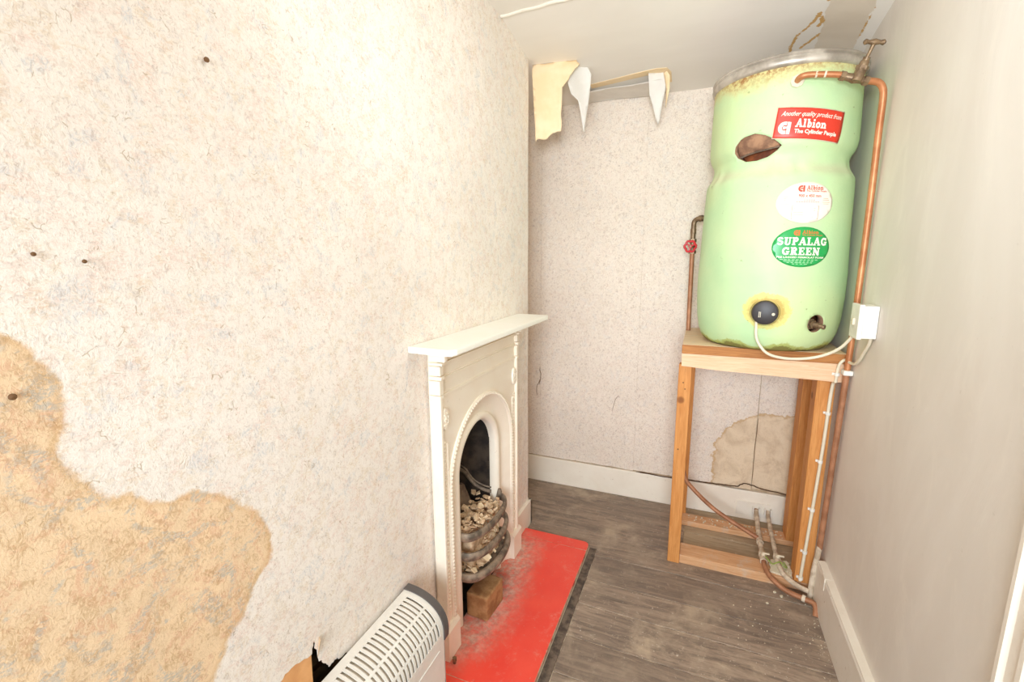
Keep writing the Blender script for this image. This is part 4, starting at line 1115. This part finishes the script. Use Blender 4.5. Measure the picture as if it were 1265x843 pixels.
# ================================================================ PIPES
# supply pipe on the right wall, from tank flange over stop tap and down to the floor
pr = thing('copper_pipe', (0.556, 2.125, 0), 'long copper pipe running from the tank top down the right corner to the floor', 'pipe')
p0 = cyl(D2(1), 2.143, 0.0)
b = MB(); b.tube(spline([p0+Vector((0, 0.01, 0)), p0+Vector((0.001, -0.018, 0.002)), p0+Vector((0.012, -0.030, 0.006)), p0+Vector((0.04, -0.032, 0.006)), (0.400, 2.060, 2.138), (0.43, 2.064, 2.129)], 6), 0.0105, 14)
b.build('inlet_bend', m_copper, pr, smooth=True)
b = MB()
for c_ in ((0.335, 2.0615, 2.148), (0.362, 2.060, 2.145)): b.tube([Vector(c_), Vector(c_)+Vector((0.006, 0, -0.001))], 0.0118, 12)
b.build('solder_ring', m_flange, pr)
b = MB(); b.tube(spline([(0.490, 2.072, 2.108), (0.510, 2.076, 2.106), (0.532, 2.082, 2.100), (0.547, 2.088, 2.082), (0.553, 2.094, 2.050), (0.556, 2.105, 1.95), (0.562, 2.120, 1.68), (0.562, 2.123, 1.35), (0.560, 2.128, 1.06)], 8), 0.0112, 14)
b.build('riser', m_copper, pr, smooth=True)
b = MB(); b.tube([(0.560, 2.128, 1.065), (0.558, 2.160, 0.60), (0.553, 2.168, 0.25)], 0.0112, 14); b.build('riser', m_copper_old, pr, smooth=True)
b = MB(); b.tube([(0.553, 2.168, 0.26), (0.541, 2.165, 0.13), (0.537, 2.160, 0.0)], 0.0112, 14); b.build('riser', m_copper_paint, pr, smooth=True)
b = MB(); b.box(0.544, 0.577, 2.108, 2.148, 1.040, 1.060, 0.004); b.build('pipe_clip', m_white, pr)
# stop tap
tp = thing('stop_tap', (0.455, 2.068, 2.12), 'old brass stop tap with crutch handle at the top of the tank', 'tap')
ax = (Vector((0.500, 2.073, 2.106))-Vector((0.412, 2.062, 2.134))).normalized()
c0 = Vector((0.455, 2.067, 2.120))
b = MB()
b.tube([c0-ax*0.046, c0-ax*0.030], 0.0165, 6); b.tube([c0-ax*0.032, c0-ax*0.014, c0, c0+ax*0.014, c0+ax*0.032], [0.012, 0.0135, 0.017, 0.0135, 0.012], 14); b.tube([c0+ax*0.030, c0+ax*0.046], 0.0165, 6)
b.build('valve_body', m_brass, tp, smooth=True, auto=35)
up = Vector((0.26, -0.25, 0.93)).normalized()
up = (up-ax*up.dot(ax)*0.6).normalized()
c1 = c0+ax*0.008
b = MB(); b.tube([c1-up*0.012-Vector((0, 0.012, 0)), c1+up*0.012-Vector((0, 0.006, 0)), c1+up*0.030], [0.016, 0.017, 0.018], 14); b.tube([c1+up*0.028, c1+up*0.040], 0.020, 6); b.tube([c1+up*0.040, c1+up*0.052, c1+up*0.056, c1+up*0.066], [0.015, 0.014, 0.011, 0.011], 12)
b.build('bonnet', m_brass, tp, smooth=True, auto=35)
b = MB(); b.tube([c1+up*0.060, c1+up*0.080, c1+up*0.106], [0.006, 0.0055, 0.007], 10); b.build('spindle', m_brass, tp, smooth=True)
hx = Vector((0.97, 0.2, -0.10)).normalized(); h0 = c1+up*0.110
b = MB(); b.tube([h0-hx*0.034, h0-hx*0.028, h0-hx*0.018, h0-hx*0.008, h0, h0+hx*0.008, h0+hx*0.018, h0+hx*0.028, h0+hx*0.034], [0.004, 0.0095, 0.006, 0.0085, 0.0105, 0.0085, 0.006, 0.0095, 0.004], 12)
b.build('crutch_handle', m_brass, tp, smooth=True, auto=60)
# cold feed on the left
pf = thing('feed_pipe', (-0.045, 2.60, ZTOP), 'short copper pipe with elbow rising left of the tank', 'pipe')
b = MB(); b.tube([(-0.045, 2.60, ZTOP+0.001), (-0.050, 2.60, 1.54)], 0.0115, 14); b.build('riser', m_copper_old, pf, smooth=True)
b = MB(); b.tube(spline([(-0.051, 2.60, 1.575), (-0.051, 2.60, 1.66), (-0.047, 2.598, 1.688), (-0.028, 2.590, 1.700), (0.0, 2.58, 1.702), (0.085, 2.55, 1.702)], 6), 0.0125, 14); b.tube([(-0.051, 2.60, 1.625), (-0.051, 2.60, 1.650)], 0.0145, 14); b.tube([(-0.026, 2.590, 1.700), (-0.010, 2.584, 1.701)], 0.016, 12)
b.build('elbow', m_brass, pf, smooth=True, auto=35)
gv = thing('gate_valve', (-0.051, 2.60, 1.555), 'brass gate valve with round red hand wheel on the left pipe', 'valve')
b = MB(); b.tube([(-0.0505, 2.60, 1.524), (-0.0505, 2.60, 1.540)], 0.019, 6); b.tube([(-0.0505, 2.60, 1.538), (-0.0505, 2.60, 1.584)], 0.014, 12); b.tube([(-0.0505, 2.60, 1.582), (-0.0505, 2.60, 1.598)], 0.018, 6)
b.tube([(-0.0505, 2.60, 1.560), (-0.058, 2.565, 1.560)], 0.010, 10); b.build('valve_body', m_brass, gv, smooth=True, auto=35)
Mw = Matrix.Translation((-0.060, 2.562, 1.560)) @ Vector((-0.15, -1, 0.0)).to_track_quat('Z', 'Y').to_matrix().to_4x4()
b = MB(); ring = []
N = 30
for i in range(N+1):
    a_ = 2*PI*i/N; rr_ = 0.027+0.0022*math.cos(6*a_); ring.append(Mw @ Vector((rr_*math.cos(a_), rr_*math.sin(a_), 0.003)))
b.tube(ring, 0.0058, 8, caps=False); b.lathe([(0, 0.008), (0.009, 0.008), (0.010, 0.0), (0, -0.002)], Mw, 14)
for k in range(3):
    a_ = 2*PI*k/3+0.4; b.tube([Mw @ Vector((0, 0, 0.002)), Mw @ Vector((0.027*math.cos(a_), 0.027*math.sin(a_), 0.003))], 0.004, 6)
b.build('hand_wheel', m_red, gv, smooth=True)
b = MB(); b.lathe([(0, 0.012), (0.0055, 0.011), (0.006, 0.007)], Mw, 8); b.build('wheel_nut', m_brass, gv)

# pipes under the stand
pd = MB(); pd.tube(spline([(-0.042, 2.615, 0.60), (-0.040, 2.60, 0.42), (-0.015, 2.56, 0.30), (0.03, 2.53, 0.25), (0.15, 2.515, 0.155), (0.30, 2.49, 0.085), (0.362, 2.475, 0.062)], 6), 0.0115, 12)
tag(pd.build('branch_pipe', m_copper_old, base=(0.15, 2.5, 0.06), smooth=True), 'dull copper pipe slanting down behind the left leg of the stand', 'pipe')
b = MB(); b.tube(spline([(0.376, 2.752, 0.075), (0.376, 2.70, 0.062), (0.368, 2.50, 0.058), (0.366, 2.30, 0.060), (0.366, 2.24, 0.062), (0.385, 2.180, 0.050), (0.44, 2.140, 0.030), (0.50, 2.115, 0.028), (0.536, 2.100, 0.028), (0.545, 2.080, 0.018), (0.541, 2.055, -0.004)], 7), 0.0115, 12)
lp = b.build('floor_pipe', m_copper_old, base=(0.37, 2.4, 0.06), smooth=True); tag(lp, 'left of two pipes from the skirting bending right over the front plate to the corner', 'pipe')
b = MB(); b.tube([(0.3765, 2.752, 0.073), (0.376, 2.70, 0.062), (0.367, 2.47, 0.058), (0.366, 2.33, 0.060)], 0.0122, 12); b.build('painted_length', m_copper_paint, lp, smooth=True)
b = MB(); b.tube([(0.368, 2.50, 0.058), (0.367, 2.44, 0.058)], 0.0165, 12); b.build('coupling', m_copper_paint, lp, smooth=True, auto=35)
b = MB(); b.tube([(0.500, 2.118, 0.028), (0.512, 2.113, 0.028)], 0.0150, 12); b.build('coupling', m_copper_paint, lp, smooth=True, auto=35)
b = MB(); b.tube(spline([(0.436, 2.752, 0.075), (0.434, 2.70, 0.062), (0.430, 2.50, 0.060), (0.428, 2.34, 0.060), (0.430, 2.25, 0.062), (0.446, 2.205, 0.056), (0.49, 2.170, 0.045), (0.530, 2.150, 0.044)], 7), 0.0112, 12)
rp = b.build('floor_pipe', m_copper_paint, base=(0.43, 2.4, 0.06), smooth=True); tag(rp, 'right of two pipes from the skirting ending beside the foot of the corner pipe', 'pipe')
for i, (x, p_) in enumerate(((0.376, lp), (0.4355, rp))):
    b = MB(); b.box(x-0.018, x+0.018, 2.735, 2.755, 0.056, 0.064, 0.001); b.box(x-0.018, x-0.012, 2.730, 2.755, 0.056, 0.094, 0.001); b.box(x+0.012, x+0.018, 2.730, 2.755, 0.056, 0.094, 0.001)
    b.build('pipe_clip', m_white, p_)
for x, y, lab in ((0.366, 2.31, 'paint-splashed isolating valve on the left floor pipe at the front plate'), (0.429, 2.315, 'paint-splashed isolating valve on the right floor pipe at the front plate')):
    v = thing('isolating_valve', (x, y, 0.048), lab, 'valve')
    b = MB(); b.tube([(x, y-0.034, 0.061), (x, y-0.018, 0.061)], 0.0185, 6); b.tube([(x, y-0.02, 0.061), (x, y+0.02, 0.061)], 0.0155, 12); b.tube([(x, y+0.018, 0.061), (x, y+0.034, 0.061)], 0.0185, 6)
    b.build('valve_body', m_copper_paint, v, smooth=True, auto=35)
    b = MB(); b.tube([(x, y, 0.07), (x, y, 0.084)], 0.009, 10); b.box(x-0.004, x+0.026, y-0.005, y+0.005, 0.082, 0.088, 0.002); b.build('lever', m_whiteold, v)
# earth clip wire
b = MB(); b.tube(spline([(0.372, 2.285, 0.085), (0.385, 2.262, 0.080), (0.400, 2.262, 0.068), (0.418, 2.275, 0.070), (0.432, 2.268, 0.082), (0.448, 2.255, 0.070), (0.462, 2.27, 0.060), (0.452, 2.30, 0.064)], 5), 0.0028, 6)
tag(b.build('earth_wire', plain('earth_green', (150, 176, 84), .5), base=(0.41, 2.27, 0.06), smooth=True), 'thin green and yellow earth wire looped between the two pipe valves', 'wire')
# plaster debris under the valves
b = MB(); random.seed(21)
pts = rag([(0.385, 2.225), (0.475, 2.212), (0.478, 2.30), (0.47, 2.335), (0.40, 2.32), (0.385, 2.225)], 4, 0.006, 9)[:-1]
b.prism(pts, lambda x, y: (x, y, 0.0462), lambda x, y: (x, y, 0.054))
for k in range(26): chip(b, (random.uniform(0.39, 0.474), random.uniform(2.22, 2.32), 0.055), random.uniform(.003, .009), Euler((random.uniform(-.4, .4), random.uniform(-.4, .4), random.uniform(0, 6))))
tag(b.build('plaster_debris', m_flange, base=(0.43, 2.27, 0.046)), 'crusty white plaster debris on the front plate under the pipe valves', 'debris', kind='stuff')
b = MB(); random.seed(31)
for k in range(110):
    x = random.uniform(0.22, 0.55); y = random.uniform(1.75, 2.15)
    if random.random() < 0.6: x = 0.548-abs(random.gauss(0, 0.03)); y = random.uniform(1.45, 2.14)
    chip(b, (min(x, 0.543), y, 0.003), random.uniform(.0010, .0030), Euler((0, 0, random.uniform(0, 6))), 0.5)
for x, y in ((0.40, 2.15), (0.425, 2.13), (0.36, 2.06)): chip(b, (x, y, 0.003), 0.009, Euler((0, 0, 1)), 0.25)
tag(b.build('plaster_crumbs', m_flange, base=(0.5, 2.0, 0)), 'scattered pale plaster crumbs on the floor before the stand', 'debris', kind='stuff')
b = MB()
for k in range(70):
    chip(b, (random.uniform(0.02, 0.50), random.uniform(2.57, 2.63), 0.033), random.uniform(.002, .006), Euler((0, 0, random.uniform(0, 6))), 0.5)
tag(b.build('plaster_crumbs', m_flange, base=(0.25, 2.6, 0.031)), 'pale crumbs lying on the rear foot plate of the stand', 'debris', kind='stuff')

# ================================================================ ELECTRICS
bx = thing('switched_spur_box', (0.56, 1.96, 1.21), 'white surface mounted switch box on the right wall beside the tank', 'switch box')
b = MB(); b.box(0.534, XR-0.001, 1.922, 2.010, 1.218, 1.333, 0.003); b.build('back_box', m_white, bx)
b = MB(); b.box(0.519, 0.5345, 1.920, 2.012, 1.214, 1.337, 0.003); b.build('front_plate', m_white, bx)
b = MB(); b.box(0.512, 0.520, 1.958, 1.974, 1.262, 1.286, 0.002); b.build('rocker_switch', m_whiteold, bx)
b = MB(); b.lathe([(0, 0.002), (0.004, 0.002), (0.004, 0)], Matrix.Translation((0.519, 1.99, 1.275)) @ Matrix.Rotation(-PI/2, 4, 'Y'), 10); b.build('screw', m_brass, bx)
capb = Mh @ Vector((-0.026, -0.040, 0.020))
b = MB(); b.tube(spline([capb+Vector((0, 0.01, 0.01)), capb+Vector((-0.002, -0.012, -0.014)), (0.225, 2.045, 1.175), (0.262, 2.040, 1.125), (0.325, 2.050, 1.106), (0.40, 2.060, 1.108), (0.462, 2.055, 1.128), (0.505, 2.030, 1.165), (0.531, 1.995, 1.221)], 8), 0.0056, 10)
tag(b.build('heater_flex', m_whiteold, base=(0.36, 2.05, 1.12), smooth=True), 'cream flex hanging in a loop from the black cap to the switch box', 'cable')
b = MB()
pth = spline([(0.568, 1.945, 1.218), (0.570, 1.965, 1.190), (0.569, 2.000, 1.155), (0.569, 2.045, 1.113), (0.566, 2.088, 1.094), (0.555, 2.142, 1.096), (0.545, 2.144, 1.092), (0.536, 2.145, 1.075), (0.533, 2.150, 1.045), (0.533, 2.154, 1.00)], 7)
b.tube(pth, 0.0058, 10); b.tube(spline([(0.533, 2.154, 1.005), (0.530, 2.185, 0.96), (0.525, 2.188, 0.70), (0.514, 2.188, 0.40), (0.500, 2.188, 0.062)], 6), 0.0068, 10)
cb = b.build('white_cable', m_whiteold, base=(0.515, 2.19, 0.06), smooth=True); tag(cb, 'white cable clipped down the front right leg of the stand', 'cable')
for x, y, z in ((0.5335, 2.150, 1.035), (0.5285, 2.188, 0.857), (0.5215, 2.188, 0.640), (0.5145, 2.188, 0.413), (0.5055, 2.188, 0.206), (0.5015, 2.188, 0.075)):
    b = MB(); b.tube([(x, y, z-0.006), (x, y, z+0.006)], 0.0098, 10); b.box(x-0.016, x+0.010, y+0.004, y+0.011, z-0.005, z+0.005, 0.001); b.build('cable_clip', m_white, cb)

# ================================================================ NAILS
for y, z, lab in ((0.608, 1.848, 'rusty nail high on the left wall'), (0.332, 1.510, 'rusty nail in left wall above the damp patch near the photo edge'), (0.386, 1.5, 'small nail just right of another nail above the damp patch'), (0.285, 1.325, 'rusty nail inside the damp patch at the left photo edge')):
    b = MB(); r_ = 0.0045 if z > 1.8 or z < 1.4 else 0.003
    b.lathe([(0, 0.010), (r_, 0.009), (r_, 0.007), (r_*0.4, 0.006), (r_*0.4, -0.01), (0, -0.01)], Matrix.Translation((XL, y, z)) @ Matrix.Rotation(PI/2, 4, 'Y') @ Matrix.Rotation(0.3, 4, 'X'), 10)
    tag(b.build('nail', m_nail, base=(XL, y, z)), lab, 'nail')

# ================================================================ PEELING CEILING PAPER
m_pback = speckled('yellowed_paper_back', (246, 222, 184), (238, 210, 166), 10, 0.8)
m_pfront = speckled('white_lining_paper', (232, 226, 217), (224, 217, 208), 10, 0.7)
def sheet(name, outl, fmap, mat, label, base, step=0.012, th=0.0012, mat2=None):
    me = cdt_sheet(outl, [], step, fmap)
    o = link_mesh(name, me, [mat, mat2] if mat2 else mat, base=base, smooth=True); m = solid(o, th, 0); 
    if mat2: o.modifiers[0].material_offset = 1
    return tag(o, label, 'peeling paper', 'strips of lining paper peeling from the ceiling')
# big tan strip by the chimney breast: attached along the ceiling, hanging straight down
AT = Vector((-0.823, 2.290))
def f_strip(u, v):   # u across (to the right), v down from ceiling
    a = min(v, 0.04)/0.04
    y = 2.285 + 0.02*(1-a) + 0.018*math.sin(u*16)*min(1, v*5) + 0.01*math.sin(v*9)
    x = -0.832 + u + 0.03*v
    return (x, y+0.10*u, zceil(x, y) - 0.002 - v)
sheet('peeling_paper', rag([(0.0, 0.0), (0.12, -0.002), (0.215, 0.0), (0.232, 0.028), (0.195, 0.065), (0.160, 0.105), (0.145, 0.120)], 4, 0.003, 1) + rag([(0.140, 0.20), (0.136, 0.318), (0.095, 0.322), (0.06, 0.352), (0.02, 0.352), (0.012, 0.362)], 5, 0.003, 2) + [(0.004, 0.20)],
      f_strip, m_pback, 'broad tan strip of ceiling paper hanging beside the chimney breast', (-0.76, 2.30, 2.4))
# white curled blade just right of it
def f_blade(u, v):
    x = -0.634 + u + 0.0*v; y = 2.36 + 0.9*u*0.5 + 0.05*math.sin(min(1, v/0.2)*PI/2)
    return (x, y + 0.018*math.sin(u*40), zceil(x, y) - 0.003 - v)
sheet('peeling_paper', [(-0.030, 0.0), (0.055, 0.0), (0.072, 0.03), (0.060, 0.10), (0.044, 0.19), (0.033, 0.285), (0.028, 0.270), (0.016, 0.19), (0.006, 0.14), (-0.02, 0.12), (-0.032, 0.08)], f_blade, m_pfront,
      'pointed white blade of ceiling paper curling down right of the tan strip', (-0.65, 2.38, 2.4))
# sagging sheet in the middle whose dropped front edge bares tan plaster
def f_sag(x, y):
    s = (2.768-y)/0.20
    return (x, y, zceil(x, y) - 0.006 - 0.024*max(0, min(1, s))**1.3 - 0.004*math.sin(x*14))
sheet('peeling_paper', [(-0.70, 2.610), (-0.40, 2.575), (-0.250, 2.548), (-0.228, 2.575), (-0.262, 2.768), (-0.70, 2.768)], f_sag, m_pfront, 'wide white sheet of ceiling paper sagging over the far wall', (-0.42, 2.65, 2.36), 0.02)
b = MB()
for (xa, ya), (xb, yb) in (((-0.605, 2.572), (-0.42, 2.540)), ((-0.42, 2.540), (-0.26, 2.508))):
    q = [(xa, ya), (xb, yb), (xb, yb+0.045), (xa, ya+0.045)]
    b.prism(q, lambda x, y: (x, y, zceil(x, y)-0.0018), lambda x, y: (x, y, zceil(x, y)+0.002))
b.prism([(-0.26, 2.508), (-0.215, 2.515), (-0.198, 2.56), (-0.20, 2.66), (-0.235, 2.66), (-0.245, 2.57), (-0.26, 2.55)], lambda x, y: (x, y, zceil(x, y)-0.0018), lambda x, y: (x, y, zceil(x, y)+0.002))
b.build('bare_patch', m_pback, ce)
# right-hand pointed flap with tan curled back edge
def f_flap(u, v):
    x = -0.30 + u + 0.10*v*0.6; y = 2.542 + 0.27*v + 0.012*math.sin(u*30)
    return (x, min(y, 2.765), zceil(x, y) - 0.003 - v)
sheet('peeling_paper', [(-0.005, 0.0), (0.062, -0.004), (0.080, 0.015), (0.073, 0.07), (0.056, 0.13), (0.040, 0.205), (0.032, 0.218), (0.022, 0.19), (0.008, 0.13), (-0.004, 0.09)], f_flap, m_pfront,
      'pointed white flap of ceiling paper with tan curled edge nearest the tank', (-0.26, 2.6, 2.36))
def f_curl(u, v):
    x = -0.222 + u + 0.06*v; y = 2.545 + 0.25*v - 0.01*math.sin(u/0.02*PI/2)
    return (x, min(y, 2.765), zceil(x, y) - 0.004 - v)
me = cdt_sheet([(-0.012, 0.0), (0.004, -0.002), (0.018, 0.02), (0.016, 0.075), (-0.006, 0.15), (0.0, 0.07)], [], 0.01, f_curl)
o = link_mesh('peeling_paper_edge', me, m_pback, base=(-0.22, 2.56, 2.36), smooth=True); solid(o, 0.0012, 0)
tag(o, 'narrow tan curled paper edge beside the pointed flap nearest the tank', 'peeling paper', 'strips of lining paper peeling from the ceiling')
